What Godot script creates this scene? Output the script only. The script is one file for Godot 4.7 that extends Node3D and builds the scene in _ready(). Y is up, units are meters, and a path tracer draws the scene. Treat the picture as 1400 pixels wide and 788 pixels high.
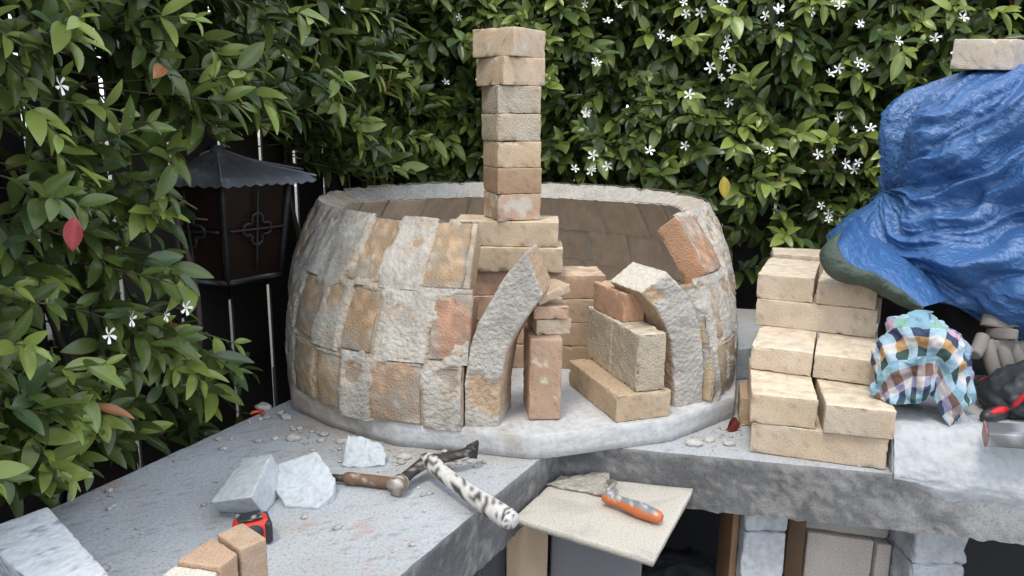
extends Node3D
# A brick pizza oven under construction on a concrete counter in front of a jasmine hedge.

const SLAB := 0.80          # top of the concrete counter
const HEARTH := 0.85        # top of the oven's hearth slab
const OVEN := Vector3(0, 0, -2.09)

var rng := RandomNumberGenerator.new()
var na := FastNoiseLite.new()    # smooth, metre scale, used at many frequencies
var nr := FastNoiseLite.new()    # ridged
var mats := {}
var names := {}

# ------------------------------------------------------------------ helpers
func n3(p: Vector3, f: float, off := 0.0) -> float:
	return na.get_noise_3d(p.x * f + off, p.y * f + off * 1.7, p.z * f - off)

func rd(p: Vector3, f: float, off := 0.0) -> float:
	return nr.get_noise_3d(p.x * f + off, p.y * f - off, p.z * f + off * 0.7)

func sst(a: float, b: float, x: float) -> float:
	return smoothstep(a, b, x)

func lin(r: int, g: int, b: int) -> Color:
	return Color8(r, g, b).srgb_to_linear()

func numbered(called: String) -> String:
	var k: int = names.get(called, 0)
	names[called] = k + 1
	return called if k == 0 else "%s_%03d" % [called, k]

func tag(o: Node, label := "", category := "", group := "", kind := "") -> Node:
	if label: o.set_meta("label", label)
	if category: o.set_meta("category", category)
	if group: o.set_meta("group", group)
	if kind: o.set_meta("kind", kind)
	return o

func thing(called: String, label: String, category: String, at := Vector3.ZERO, yaw := 0.0, group := "") -> Node3D:
	var o := Node3D.new()
	o.name = numbered(called)
	add_child(o)
	o.position = at
	o.rotation.y = deg_to_rad(yaw)
	tag(o, label, category, group)
	return o

func put(called: String, mesh: Mesh, m: Material, parent: Node = null, at := Vector3.ZERO, basis := Basis.IDENTITY) -> MeshInstance3D:
	var o := MeshInstance3D.new()
	o.name = numbered(called) if parent == null else called
	o.mesh = mesh
	o.material_override = m
	(self if parent == null else parent).add_child(o, true)
	o.transform = Transform3D(basis, at)
	return o

func smooth(v: PackedVector3Array, c: PackedColorArray, idx: PackedInt32Array, uv := PackedVector2Array(), flat := false) -> ArrayMesh:
	var a := []
	a.resize(Mesh.ARRAY_MAX)
	a[Mesh.ARRAY_VERTEX] = v
	a[Mesh.ARRAY_COLOR] = c
	if uv.size(): a[Mesh.ARRAY_TEX_UV] = uv
	a[Mesh.ARRAY_INDEX] = idx
	var m := ArrayMesh.new()
	m.add_surface_from_arrays(Mesh.PRIMITIVE_TRIANGLES, a)
	var st := SurfaceTool.new()
	st.create_from(m, 0)
	if flat:
		st.deindex()
		st.set_smooth_group(-1)
	st.generate_normals()
	return st.commit()

func join(list: Array) -> ArrayMesh:
	var st := SurfaceTool.new()
	for m in list: st.append_from(m, 0, Transform3D.IDENTITY)
	return st.commit()

# A grid surface: fn(u, v) -> [position, colour]
func surf(nu: int, nv: int, fn: Callable, uvs := false) -> ArrayMesh:
	var v := PackedVector3Array(); var c := PackedColorArray(); var t := PackedVector2Array(); var ix := PackedInt32Array()
	for j in nv + 1:
		for i in nu + 1:
			var r: Array = fn.call(float(i) / nu, float(j) / nv)
			v.append(r[0]); c.append(r[1])
			if uvs: t.append(r[2])
	for j in nv:
		for i in nu:
			var k := j * (nu + 1) + i
			ix.append_array([k, k + 1, k + nu + 1, k + 1, k + nu + 2, k + nu + 1])
	return smooth(v, c, ix, t)

func stops(d: float, cell: float, b: float) -> PackedFloat32Array:
	var o := PackedFloat32Array([-d / 2])
	if b > 0.0: o.append(-d / 2 + b * 0.45)
	var inner := d - 2 * b
	var n := maxi(1, roundi(inner / cell))
	for i in n + 1: o.append(-d / 2 + b + inner * i / n) if b > 0.0 or i > 0 else null
	if b > 0.0:
		o.append(d / 2 - b * 0.45)
		o.append(d / 2)
	return o

# A rounded box, centred, subdivided; fn(local point, rounded point, outward normal) -> [position, colour]
func box(dim: Vector3, cell: float, b: float, fn: Callable) -> ArrayMesh:
	var v := PackedVector3Array(); var c := PackedColorArray(); var ix := PackedInt32Array()
	var st := [stops(dim.x, cell, b), stops(dim.y, cell, b), stops(dim.z, cell, b)]
	var h := dim / 2
	var inn := h - Vector3(b, b, b)
	var sides := []
	for ax in 3:
		var a1 := (ax + 1) % 3
		var a2 := (ax + 2) % 3
		for s in [-1, 1]:
			var base := v.size()
			var l1: PackedFloat32Array = st[a1]
			var l2: PackedFloat32Array = st[a2]
			for q in l2:
				for w in l1:
					var p := Vector3.ZERO
					p[ax] = s * h[ax]; p[a1] = w; p[a2] = q
					var cl := p.clamp(-inn, inn)
					var n := (p - cl)
					if n.length() < 1e-6:
						n = Vector3.ZERO; n[ax] = s
					n = n.normalized()
					var r: Array = fn.call(p, cl + n * b, n)
					v.append(r[0]); c.append(r[1])
			var n1 := l1.size()
			for j in l2.size() - 1:
				for i in n1 - 1:
					var k := base + j * n1 + i
					if s > 0: ix.append_array([k, k + n1, k + 1, k + 1, k + n1, k + n1 + 1])
					else: ix.append_array([k, k + 1, k + n1, k + 1, k + n1 + 1, k + n1])
			if b == 0.0:      # a sharp box: each side keeps its own normals
				sides.append(smooth(v, c, ix))
				v = PackedVector3Array(); c = PackedColorArray(); ix = PackedInt32Array()
	return join(sides) if b == 0.0 else smooth(v, c, ix)

# A fire brick: worn edges, chips, sandy face. dims x length, y height, z depth; base at y = 0
func brick_mesh(L: float, H: float, D: float, col: Color, sd: float, o := {}) -> ArrayMesh:
	var rough: float = o.get("rough", 0.0007)
	var chip: float = o.get("chip", 0.006)
	var smear: float = o.get("smear", 0.0)
	var topw: float = o.get("top", 0.0)
	var mort := lin(205, 200, 190)
	var lum := col.r * 0.35 + col.g * 0.5 + col.b * 0.15
	col = col.lerp(Color(lum, lum * 0.97, lum * 0.92), 0.16)
	var dim := Vector3(L, H, D)
	var h := dim / 2
	return box(dim, o.get("cell", 0.009), o.get("bevel", 0.0025), func(p: Vector3, r: Vector3, n: Vector3) -> Array:
		var d := [h.x - absf(p.x), h.y - absf(p.y), h.z - absf(p.z)]
		d.sort()
		var e := 1.0 - clampf(d[1] / 0.012, 0, 1)
		var q := r + Vector3(sd, sd * 0.37, -sd)
		var off := n3(q, 70.0) * rough + n3(q, 190.0) * rough * 0.7
		off -= maxf(0, n3(q, 45.0, 9.0) - 0.18) * chip * e * 2.0
		var pos := r + n * off
		pos += Vector3(n3(q, 6.0, 3.0), n3(q, 6.0, 5.0), n3(q, 6.0, 7.0)) * 0.0012
		var k := (1.0 + 0.06 * sin(sd * 7.0)) * (1.0 + n3(q, 14.0, 20.0) * 0.16 + n3(q, 60.0, 30.0) * 0.08 + e * 0.05 - sst(0.3, 0.45, n3(q, 120.0, 33.0)) * 0.22)
		var cc := Color(col.r * k, col.g * k * (1.0 + n3(q, 9.0, 40.0) * 0.06), col.b * k * (1.0 + n3(q, 9.0, 40.0) * 0.14))
		if topw > 0.0 and n.y > 0.6: cc = cc.lerp(lin(238, 228, 205), topw * clampf(0.6 + n3(q, 30.0, 70.0) * 1.6, 0, 1))
		if smear > 0.0: cc = cc.lerp(mort, sst(0.05, 0.2, n3(q, 22.0, 50.0) - 0.35 + smear) * 0.85)
		return [pos + Vector3(0, h.y, 0), cc])

func brick(label: String, at: Vector3, yaw: float, L: float, H: float, D: float, col: Color, o := {}, group := "", called := "fire_brick") -> MeshInstance3D:
	# at = near-left bottom corner; length runs to the right along yaw, depth away from the viewer
	var m := brick_mesh(L, H, D, col, rng.randf() * 50.0 + 3.0, o)
	var bs := Basis(Vector3.UP, deg_to_rad(yaw)) * Basis.from_euler(o.get("tilt", Vector3.ZERO))
	var x := put(called, m, mats[o.get("mat", "brick")], null, at + bs * Vector3(L / 2, 0, -D / 2), bs)
	tag(x, label, o.get("cat", "brick"), group)
	return x

# trilinear block through eight corners: bottom fl fr br bl, top fl fr br bl
func hexa(k: Array, cell: float, b: float, colfn: Callable, rough := 0.001, disp := []) -> ArrayMesh:
	var s: float = (k[0] as Vector3).distance_to(k[1])
	var hh: float = (k[0] as Vector3).distance_to(k[4])
	var dd: float = (k[1] as Vector3).distance_to(k[2])
	var dim := Vector3(s, hh, dd)
	return box(dim, cell, b, func(_p: Vector3, r: Vector3, n: Vector3) -> Array:
		var u := r.x / s + 0.5
		var v := r.y / hh + 0.5
		var w := 0.5 - r.z / dd
		var lo: Vector3 = (k[0] as Vector3).lerp(k[1], u).lerp((k[3] as Vector3).lerp(k[2], u), w)
		var hi: Vector3 = (k[4] as Vector3).lerp(k[5], u).lerp((k[7] as Vector3).lerp(k[6], u), w)
		var p := lo.lerp(hi, v)
		if disp.size():
			var df: Callable = disp[0]
			return [df.call(p), colfn.call(p, n)]
		p += n * (n3(p, 60.0) + 0.6 * n3(p, 150.0)) * rough
		return [p, colfn.call(p, n)])

# a plate from an outline (counter-clockwise or not), thickness along -n, worn edge
func plate(pts: Array, n: Vector3, thick: float, colfn: Callable, rough := 0.0008, bev := 0.002, sub := 4) -> ArrayMesh:
	var out: Array[Vector3] = []
	for i in pts.size():
		var a: Vector3 = pts[i]
		var b: Vector3 = pts[(i + 1) % pts.size()]
		for q in sub: out.append(a.lerp(b, float(q) / sub))
	var ce := Vector3.ZERO
	for p in out: ce += p
	ce /= out.size()
	var m := out.size()
	var rings := [[0.0, 1.0], [1.0, 0.97], [1.0, 1.0], [0.5, 1.0], [0.0, 1.0], [0.0, 0.985], [0.0, 0.9], [0.0, 0.75], [0.0, 0.5], [0.0, 0.25], [0.0, 0.0]]
	rings[0] = [1.0, 0.0]
	var nn := n.normalized()
	return surf(m, rings.size() - 1, func(u: float, v: float) -> Array:
		var i := roundi(u * m) % m
		var rg: Array = rings[roundi(v * (rings.size() - 1))]
		var p := ce.lerp(out[i], rg[1]) - nn * thick * float(rg[0])
		if roundi(v * 10) == 4: p = p - nn * bev
		p += Vector3(n3(p, 50.0), n3(p, 50.0, 4.0), n3(p, 50.0, 8.0)) * rough * 2.0
		p += nn * n3(p, 140.0, 3.0) * rough
		return [p, colfn.call(p, nn if v > 0.45 else -nn)])

# a tube along a path with a radius for each point; flatten squeezes it along y
func tube(path: Array, radii: Array, sides: int, colfn: Callable, per := 4, flatten := 1.0) -> ArrayMesh:
	var cv := Curve3D.new()
	for i in path.size():
		var a: Vector3 = path[maxi(i - 1, 0)]
		var b: Vector3 = path[mini(i + 1, path.size() - 1)]
		cv.add_point(path[i], (a - b) / 6.0, (b - a) / 6.0)
	var n := (path.size() - 1) * per
	var pos := []; var dir := []; var rad := []
	for i in n + 1:
		var t := float(i) / per
		var k := mini(int(t), path.size() - 2)
		pos.append(cv.sample(k, t - k))
		rad.append(lerpf(radii[k], radii[k + 1], t - k))
	for i in n + 1: dir.append((pos[mini(i + 1, n)] - pos[maxi(i - 1, 0)]).normalized())
	return surf(sides, n + 2, func(u: float, v: float) -> Array:
		var j := clampi(roundi(v * (n + 2)) - 1, 0, n)
		var cap := v < 1e-5 or v > 1.0 - 1e-5
		var d: Vector3 = dir[j]
		var s := d.cross(Vector3.UP if absf(d.y) < 0.95 else Vector3.RIGHT).normalized()
		var t := s.cross(d).normalized()
		var an := u * TAU
		var rr: float = 0.0 if cap else rad[j]
		var p: Vector3 = pos[j] + (s * cos(an) + t * sin(an) * flatten) * rr
		return [p, colfn.call(p, (s * cos(an) + t * sin(an)))])

# ------------------------------------------------------------------ materials
func ntex(freq: float, oct: int, ramp: Array, sd: int, kind := FastNoiseLite.TYPE_SIMPLEX_SMOOTH, normal := 0.0, size := 512, fractal := FastNoiseLite.FRACTAL_FBM) -> NoiseTexture2D:
	var f := FastNoiseLite.new()
	f.noise_type = kind; f.frequency = freq; f.fractal_octaves = oct; f.seed = sd; f.fractal_type = fractal
	if kind == FastNoiseLite.TYPE_CELLULAR: f.cellular_return_type = FastNoiseLite.RETURN_DISTANCE
	var t := NoiseTexture2D.new()
	t.width = size; t.height = size; t.seamless = true; t.noise = f
	if normal > 0.0:
		t.as_normal_map = true; t.bump_strength = normal
	elif ramp.size():
		var g := Gradient.new()
		g.offsets = PackedFloat32Array(); g.colors = PackedColorArray()
		var off := PackedFloat32Array(); var col := PackedColorArray()
		for r in ramp: off.append(r[0]); col.append(Color(r[1], r[1] if r.size() < 4 else r[2], r[1] if r.size() < 4 else r[3]))
		g.offsets = off; g.colors = col
		t.color_ramp = g
	return t

func mat(called: String, rough: float, tex: Texture2D = null, scale := 4.0, nrm: Texture2D = null, nscale := 1.0, spec := 0.4) -> StandardMaterial3D:
	var m := StandardMaterial3D.new()
	m.resource_name = called
	m.vertex_color_use_as_albedo = true
	m.roughness = rough
	m.metallic_specular = spec
	m.cull_mode = BaseMaterial3D.CULL_DISABLED
	if tex or nrm:
		m.uv1_triplanar = true; m.uv1_world_triplanar = true
		m.uv1_scale = Vector3.ONE * scale
		m.uv1_triplanar_sharpness = 4.0
	if tex: m.albedo_texture = tex
	if nrm:
		m.normal_enabled = true; m.normal_texture = nrm; m.normal_scale = nscale
	mats[called] = m
	return m

func make_materials() -> void:
	var speck := ntex(0.09, 4, [[0.0, 0.78], [0.35, 0.93], [0.5, 0.97], [1.0, 1.0]], 11)
	var fine_n := ntex(0.11, 4, [], 12, FastNoiseLite.TYPE_SIMPLEX_SMOOTH, 4.0)
	var pits := ntex(0.10, 2, [[0.0, 0.42], [0.12, 0.72], [0.3, 0.93], [1.0, 1.0]], 14, FastNoiseLite.TYPE_CELLULAR)
	var pits_n := ntex(0.06, 3, [], 15, FastNoiseLite.TYPE_CELLULAR, 7.0)
	var blot := ntex(0.03, 5, [[0.0, 0.88], [0.35, 0.95], [0.6, 0.985], [1.0, 1.0]], 16)
	var rough_n := ntex(0.035, 5, [], 17, FastNoiseLite.TYPE_SIMPLEX_SMOOTH, 8.0)
	mat("brick", 0.92, speck, 5.0, fine_n, 0.55, 0.25)
	mat("brick_rough", 0.95, pits, 7.0, pits_n, 1.1, 0.2)
	mat("mortar", 0.93, blot, 4.5, rough_n, 1.0, 0.25)
	mat("concrete", 0.85, speck, 3.0, rough_n, 0.18, 0.3)
	mat("render", 0.8, blot, 3.6, rough_n, 0.25, 0.35)
	mat("stone", 0.85, speck, 4.0, fine_n, 0.5, 0.3)
	mat("block", 0.85, blot, 5.0, fine_n, 0.15, 0.3)
	mat("wood", 0.7, speck, 6.0, fine_n, 0.5, 0.4)
	mat("plain", 0.75)
	mat("satin", 0.45)
	mat("steel", 0.5, speck, 9.0, fine_n, 0.4, 0.5)
	mats.steel.metallic = 0.55
	mat("paint_metal", 0.55, blot, 6.0, fine_n, 0.4, 0.5)
	mat("plastic", 0.42, null, 1.0, null, 1.0, 0.45)
	mat("bag", 0.35, null, 1.0, null, 1.0, 0.5)
	mat("leaf", 0.33, null, 1.0, null, 1.0, 0.45)
	mats.leaf.backlight = Color(0.22, 0.3, 0.08)
	mat("petal", 0.6)
	mats.petal.backlight = Color(0.3, 0.3, 0.3)
	var crk := ntex(0.022, 4, [], 21, FastNoiseLite.TYPE_SIMPLEX, 9.0, 512, FastNoiseLite.FRACTAL_RIDGED)
	mat("tarp", 0.37, null, 2.6, crk, 0.5, 0.5)
	mat("tarp_under", 0.6, null, 3.5, crk, 0.5, 0.4)
	mat("cloth", 0.95, null, 1.0, null, 1.0, 0.15)
	var g := mat("amber_glass", 0.25, null, 1.0, null, 1.0, 0.5)
	g.vertex_color_use_as_albedo = false
	g.albedo_color = Color8(36, 25, 21)

# ------------------------------------------------------------------ camera, sky, sun
func make_camera() -> void:
	var cam := Camera3D.new()
	cam.name = "camera"
	add_child(cam)
	cam.transform = Transform3D(Basis(Vector3.RIGHT, deg_to_rad(-12.3)) * Basis(Vector3.BACK, deg_to_rad(0.6)), Vector3(0, 1.445, 0))
	cam.fov = 41.13
	cam.near = 0.05
	cam.far = 200.0
	var e := Environment.new()
	e.background_mode = Environment.BG_SKY
	var sm := ProceduralSkyMaterial.new()
	sm.sky_top_color = Color8(226, 234, 246)
	sm.sky_horizon_color = Color8(232, 236, 242)
	sm.sky_curve = 0.2
	sm.ground_bottom_color = Color8(120, 116, 110)
	sm.ground_horizon_color = Color8(190, 190, 188)
	sm.sun_angle_max = 1.0
	var cn := FastNoiseLite.new()
	cn.frequency = 0.008; cn.fractal_octaves = 5; cn.seed = 3
	sm.sky_energy_multiplier = 1.0
	var sky := Sky.new()
	sky.sky_material = sm
	e.sky = sky
	e.tonemap_mode = Environment.TONE_MAPPER_LINEAR
	e.tonemap_exposure = 2.3
	e.sdfgi_enabled = true; e.ssao_enabled = true; e.ssil_enabled = true
	var we := WorldEnvironment.new()
	we.name = "world"
	we.environment = e
	add_child(we)
	var sun := DirectionalLight3D.new()
	sun.name = "sun"
	sun.light_energy = 0.3
	sun.light_angular_distance = 14.0
	sun.light_color = Color(1.0, 0.96, 0.9)
	sun.shadow_enabled = true
	add_child(sun)
	sun.look_at_from_position(Vector3(-0.5, 3.0, -0.2), Vector3(0.1, 0, -1.5))

# ------------------------------------------------------------------ setting
func make_ground() -> void:
	var g := surf(60, 60, func(u: float, v: float) -> Array:
		var p := Vector3((u - 0.5) * 120.0, 0, (v - 0.5) * 120.0)
		return [p, Color(0.2, 0.19, 0.175) * (1.0 + 0.2 * n3(p, 0.2))])
	tag(put("ground", g, mats.concrete), "", "", "", "structure")

func slab_col(p: Vector3, n: Vector3) -> Color:
	if n.y > 0.5:
		var k := 1.0 + n3(p, 3.0, 1.0) * 0.10 + n3(p, 22.0, 2.0) * 0.03 + n3(p, 110.0, 2.0) * 0.05 - sst(0.32, 0.5, n3(p, 75.0, 6.0)) * 0.25
		var c := Color(0.425, 0.447, 0.472) * k
		c = c.lerp(Color(0.40, 0.37, 0.33), sst(0.12, 0.5, n3(p, 3.5, 11.0)) * 0.6)
		c = c.lerp(Color(0.42, 0.2, 0.14), sst(0.42, 0.6, n3(p, 9.0, 15.0)) * 0.35)
		return c
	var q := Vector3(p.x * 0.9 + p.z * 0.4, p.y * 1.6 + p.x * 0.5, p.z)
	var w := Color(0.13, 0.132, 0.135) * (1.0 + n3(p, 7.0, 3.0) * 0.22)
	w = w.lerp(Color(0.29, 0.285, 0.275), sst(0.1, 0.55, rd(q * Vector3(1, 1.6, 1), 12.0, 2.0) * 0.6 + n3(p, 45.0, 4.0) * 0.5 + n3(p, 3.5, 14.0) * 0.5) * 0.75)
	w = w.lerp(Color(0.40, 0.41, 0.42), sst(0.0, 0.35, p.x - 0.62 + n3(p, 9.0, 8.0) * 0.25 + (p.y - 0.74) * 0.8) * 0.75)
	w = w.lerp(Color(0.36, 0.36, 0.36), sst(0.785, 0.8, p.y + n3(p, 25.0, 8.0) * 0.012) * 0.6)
	return w

func make_counter() -> void:
	var t := thing("concrete_counter", "L-shaped grey concrete counter slab on rough white pillars, carrying the oven", "counter")
	var quads := [
		[Vector3(-1.07, 0, -0.55), Vector3(-0.40, 0, -0.55), Vector3(0.101, 0, -1.475), Vector3(-0.514, 0, -1.711)],
		[Vector3(-0.514, 0, -1.711), Vector3(0.101, 0, -1.475), Vector3(0.12, 0, -2.75), Vector3(-0.75, 0, -2.75)],
		[Vector3(0.101, 0, -1.475), Vector3(1.9, 0, -1.094), Vector3(1.9, 0, -2.5), Vector3(0.12, 0, -2.75)]]
	for q in quads:
		var k := []
		for y in [SLAB - 0.115, SLAB]:
			for p in q: k.append(p + Vector3(0, y, 0))
		# roughened by position only, so that neighbouring sides stay closed; the arris is chipped here and there
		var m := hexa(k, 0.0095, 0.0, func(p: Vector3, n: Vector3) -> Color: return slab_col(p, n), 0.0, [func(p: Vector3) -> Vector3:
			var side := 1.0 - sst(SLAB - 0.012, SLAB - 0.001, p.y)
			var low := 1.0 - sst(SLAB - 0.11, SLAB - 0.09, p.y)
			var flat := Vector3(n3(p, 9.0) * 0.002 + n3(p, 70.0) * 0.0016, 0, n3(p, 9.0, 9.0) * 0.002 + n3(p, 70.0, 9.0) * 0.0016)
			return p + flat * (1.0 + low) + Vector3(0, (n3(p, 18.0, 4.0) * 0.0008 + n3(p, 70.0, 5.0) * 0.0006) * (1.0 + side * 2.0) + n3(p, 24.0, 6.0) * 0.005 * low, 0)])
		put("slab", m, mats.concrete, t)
	# pillars
	var wc := func(p: Vector3, _n: Vector3) -> Color:
		return Color(0.47, 0.495, 0.525) * (1.0 + n3(p, 12.0) * 0.14 - sst(0.25, 0.5, rd(p, 9.0, 4.0)) * 0.12)
	for s in [[0.487, 0.575, -1.45, -1.57, 0.0], [0.835, 0.945, -1.44, -1.57, 0.004]]:
		var lean: float = s[4]
		for part in [[0.0, 0.615 if s[0] < 0.6 else 0.55], [0.618 if s[0] < 0.6 else 0.553, 0.683]]:
			var k := []
			for y in part:
				for p in [Vector3(s[0], y, s[2]), Vector3(s[1], y, s[2]), Vector3(s[1], y, s[3]), Vector3(s[0], y, s[3])]: k.append(p + Vector3(lean * sin(y * 60.0), 0, 0.003 if y > 0.6 else 0.0))
			tag(put("pillar", hexa(k, 0.012, 0.006, wc, 0.004 if lean == 0.0 else 0.008), mats.render, t), "")
	# rough white render lump capping the right end, smeared down the slab's edge
	var fdir := Vector3(0.978, 0, 0.207)
	var back := Vector3(0.207, 0, -0.978)
	var o := Vector3(0.722, SLAB, -1.343)
	var prof := [[0.006, -0.055], [-0.009, -0.02], [-0.010, 0.0], [-0.004, 0.02], [0.012, 0.055], [0.03, 0.078], [0.05, 0.088], [0.09, 0.09], [0.2, 0.088], [0.42, 0.085], [0.43, 0.0]]
	var lump := surf(110, 60, func(u: float, v: float) -> Array:
		var f := v * (prof.size() - 1)
		# finer over the front
		f = pow(v, 1.3) * (prof.size() - 1)
		var i := mini(int(f), prof.size() - 2)
		var a := lerpf(prof[i][0], prof[i + 1][0], f - i)
		var y := lerpf(prof[i][1], prof[i + 1][1], f - i)
		var s := u * 1.0
		if v < 1e-4: y = -0.03 - clampf((s - 0.06) * 0.25, 0, 0.06) + n3(Vector3(s, 0, 0), 22.0) * 0.02
		if y < 0.0: y *= lerpf(0.3, 1.0, sst(0.0, 0.12, s))
		var endk := sst(0.0, 0.012, s)
		var p := o + fdir * (s - (1.0 - endk) * 0.0) + back * a + Vector3(0, y, 0)
		var q := p * Vector3(1, 1.4, 1)
		var b := rd(Vector3(q.x + q.y * 0.6, q.y * 2.2 - q.x * 0.4, q.z), 5.0, 3.0)
		p += (Vector3(0, 0.5, 0.8)) * (b * 0.005 + n3(p, 26.0) * 0.004 + n3(p, 80.0) * 0.0012)
		if u < 1e-4: p += back * 0.0
		var c := Color(0.46, 0.485, 0.51) * (1.0 + n3(p, 8.0) * 0.10)
		c = c.lerp(Color(0.33, 0.32, 0.3), sst(0.07, 0.16, a + n3(p, 14.0) * 0.05) * 0.8)
		return [p, c])
	tag(put("render_upstand", lump, mats.render, t), "rough white render upstand along the counter's right end")
	var cap := hexa([o, o + fdir * 0.02, o + fdir * 0.02 + back * 0.42, o + back * 0.42, o + Vector3(0, 0.086, 0) + back * 0.045, o + fdir * 0.02 + Vector3(0, 0.086, 0) + back * 0.045, o + fdir * 0.02 + back * 0.42 + Vector3(0, 0.086, 0), o + back * 0.42 + Vector3(0, 0.086, 0)], 0.012, 0.003, func(p: Vector3, _n: Vector3) -> Color: return Color(0.45, 0.475, 0.5) * (1.0 + n3(p, 10.0) * 0.1), 0.002)
	put("render_end", cap, mats.render, t)

func make_fence(called: String, label: String, a: Vector3, b: Vector3, width: float, gap: float, h: float) -> void:
	var t := thing(called, label, "fence")
	var d := (b - a)
	var n := int(d.length() / width)
	d = d.normalized()
	var yaw := rad_to_deg(atan2(-d.z, d.x))
	for i in n:
		var p := a + d * (i + 0.5) * width
		var g := gap * (0.7 + 0.6 * rng.randf())
		var sd := rng.randf() * 40.0
		var m := box(Vector3(width - g, h, 0.007), 0.12, 0.0015, func(_p: Vector3, r: Vector3, _n: Vector3) -> Array:
			var q := r + Vector3(sd, 0, 0)
			return [r + Vector3(n3(Vector3(sd, r.y, 0), 2.5) * 0.003, h / 2, 0), Color(0.03, 0.026, 0.024) * (1.0 + n3(q * Vector3(6, 0.6, 1), 5.0) * 0.4)])
		put("slat", m, mats.wood, t, p, Basis(Vector3.UP, deg_to_rad(yaw + rng.randf_range(-0.6, 0.6))))
	for y in [0.45, 1.0, h - 0.3]:
		var m := box(Vector3(n * width, 0.06, 0.03), 0.3, 0.003, func(_p: Vector3, r: Vector3, _n: Vector3) -> Array: return [r, Color(0.02, 0.018, 0.017)])
		put("rail", m, mats.wood, t, a + d * n * width * 0.5 + Vector3(0, y, 0) + d.cross(Vector3.UP).normalized() * -0.021, Basis(Vector3.UP, deg_to_rad(yaw)))

func make_setting() -> void:
	make_ground()
	make_fence("slatted_fence", "dark stained slatted fence behind the left hedge and lantern", Vector3(-1.15, 0, -0.02), Vector3(-0.54, 0, -3.0), 0.2, 0.019, 1.95)
	make_fence("slatted_fence", "dark stained slatted fence behind the oven and blue tarp", Vector3(-0.52, 0, -3.03), Vector3(3.4, 0, -2.72), 0.19, 0.009, 2.1)
	var wc := func(p: Vector3, _n: Vector3) -> Color: return Color(0.5, 0.49, 0.47) * (1.0 + n3(p, 3.0) * 0.3)
	tag(put("garden_wall", hexa([Vector3(-1.9, 0, 0.6), Vector3(-1.88, 0, 0.6), Vector3(-1.5, 0, -4.0), Vector3(-1.52, 0, -4.0), Vector3(-1.9, 1.1, 0.6), Vector3(-1.88, 1.1, 0.6), Vector3(-1.5, 1.1, -4.0), Vector3(-1.52, 1.1, -4.0)], 0.3, 0.0, wc, 0.0), mats.render), "pale wall glimpsed through the gaps of the left fence", "wall")
	tag(put("garden_wall", hexa([Vector3(-1.5, 0, -4.02), Vector3(4.2, 0, -3.85), Vector3(4.2, 0, -3.95), Vector3(-1.5, 0, -4.12), Vector3(-1.5, 1.1, -4.02), Vector3(4.2, 1.1, -3.85), Vector3(4.2, 1.1, -3.95), Vector3(-1.5, 1.1, -4.12)], 0.3, 0.0, wc, 0.0), mats.render), "pale wall glimpsed through the gaps of the back fence", "wall")

# ------------------------------------------------------------------ oven
const PY := [0.85, 0.95, 1.05, 1.15, 1.2475]
const PA := [0.570, 0.574, 0.575, 0.562, 0.515]
const PB := [0.680, 0.675, 0.655, 0.597, 0.517]
const PN := [2.6, 2.6, 2.4, 2.2, 2.0]

func lerp_table(y: float, xs: Array, ys: Array) -> float:
	if y <= xs[0]: return ys[0] + (y - xs[0]) * (ys[1] - ys[0]) / (xs[1] - xs[0])
	for i in xs.size() - 1:
		if y <= xs[i + 1] or i == xs.size() - 2:
			return lerpf(ys[i], ys[i + 1], (y - xs[i]) / (xs[i + 1] - xs[i]))
	return ys[-1]

func dome_r(th: float, y: float) -> float:
	var a := lerp_table(y, PY, PA)
	var b := lerp_table(y, PY, PB)
	var n := lerp_table(y, PY, PN)
	return pow(pow(absf(sin(th) / a), n) + pow(absf(cos(th) / b), n), -1.0 / n)

# point of the wall: angle, height, depth in from the outer face (courses lean with their own straight slope)
func dome_p(th: float, y: float, d: float, c: int) -> Vector3:
	var y0: float = CY[c]
	var y1: float = CY[c + 1]
	var r0 := dome_r(th, y0)
	var r1 := dome_r(th, y1)
	var k := (y - y0) / (y1 - y0)
	var r := lerpf(r0, r1, k) + 0.006 * sin(k * PI)
	var nrm := Vector2(y1 - y0, r0 - r1).normalized()   # radial, up
	var rr := r - nrm.x * d
	return OVEN + Vector3(sin(th) * rr, y - nrm.y * d, cos(th) * rr)

const CY := [0.85, 0.983, 1.116, 1.2475]

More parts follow.
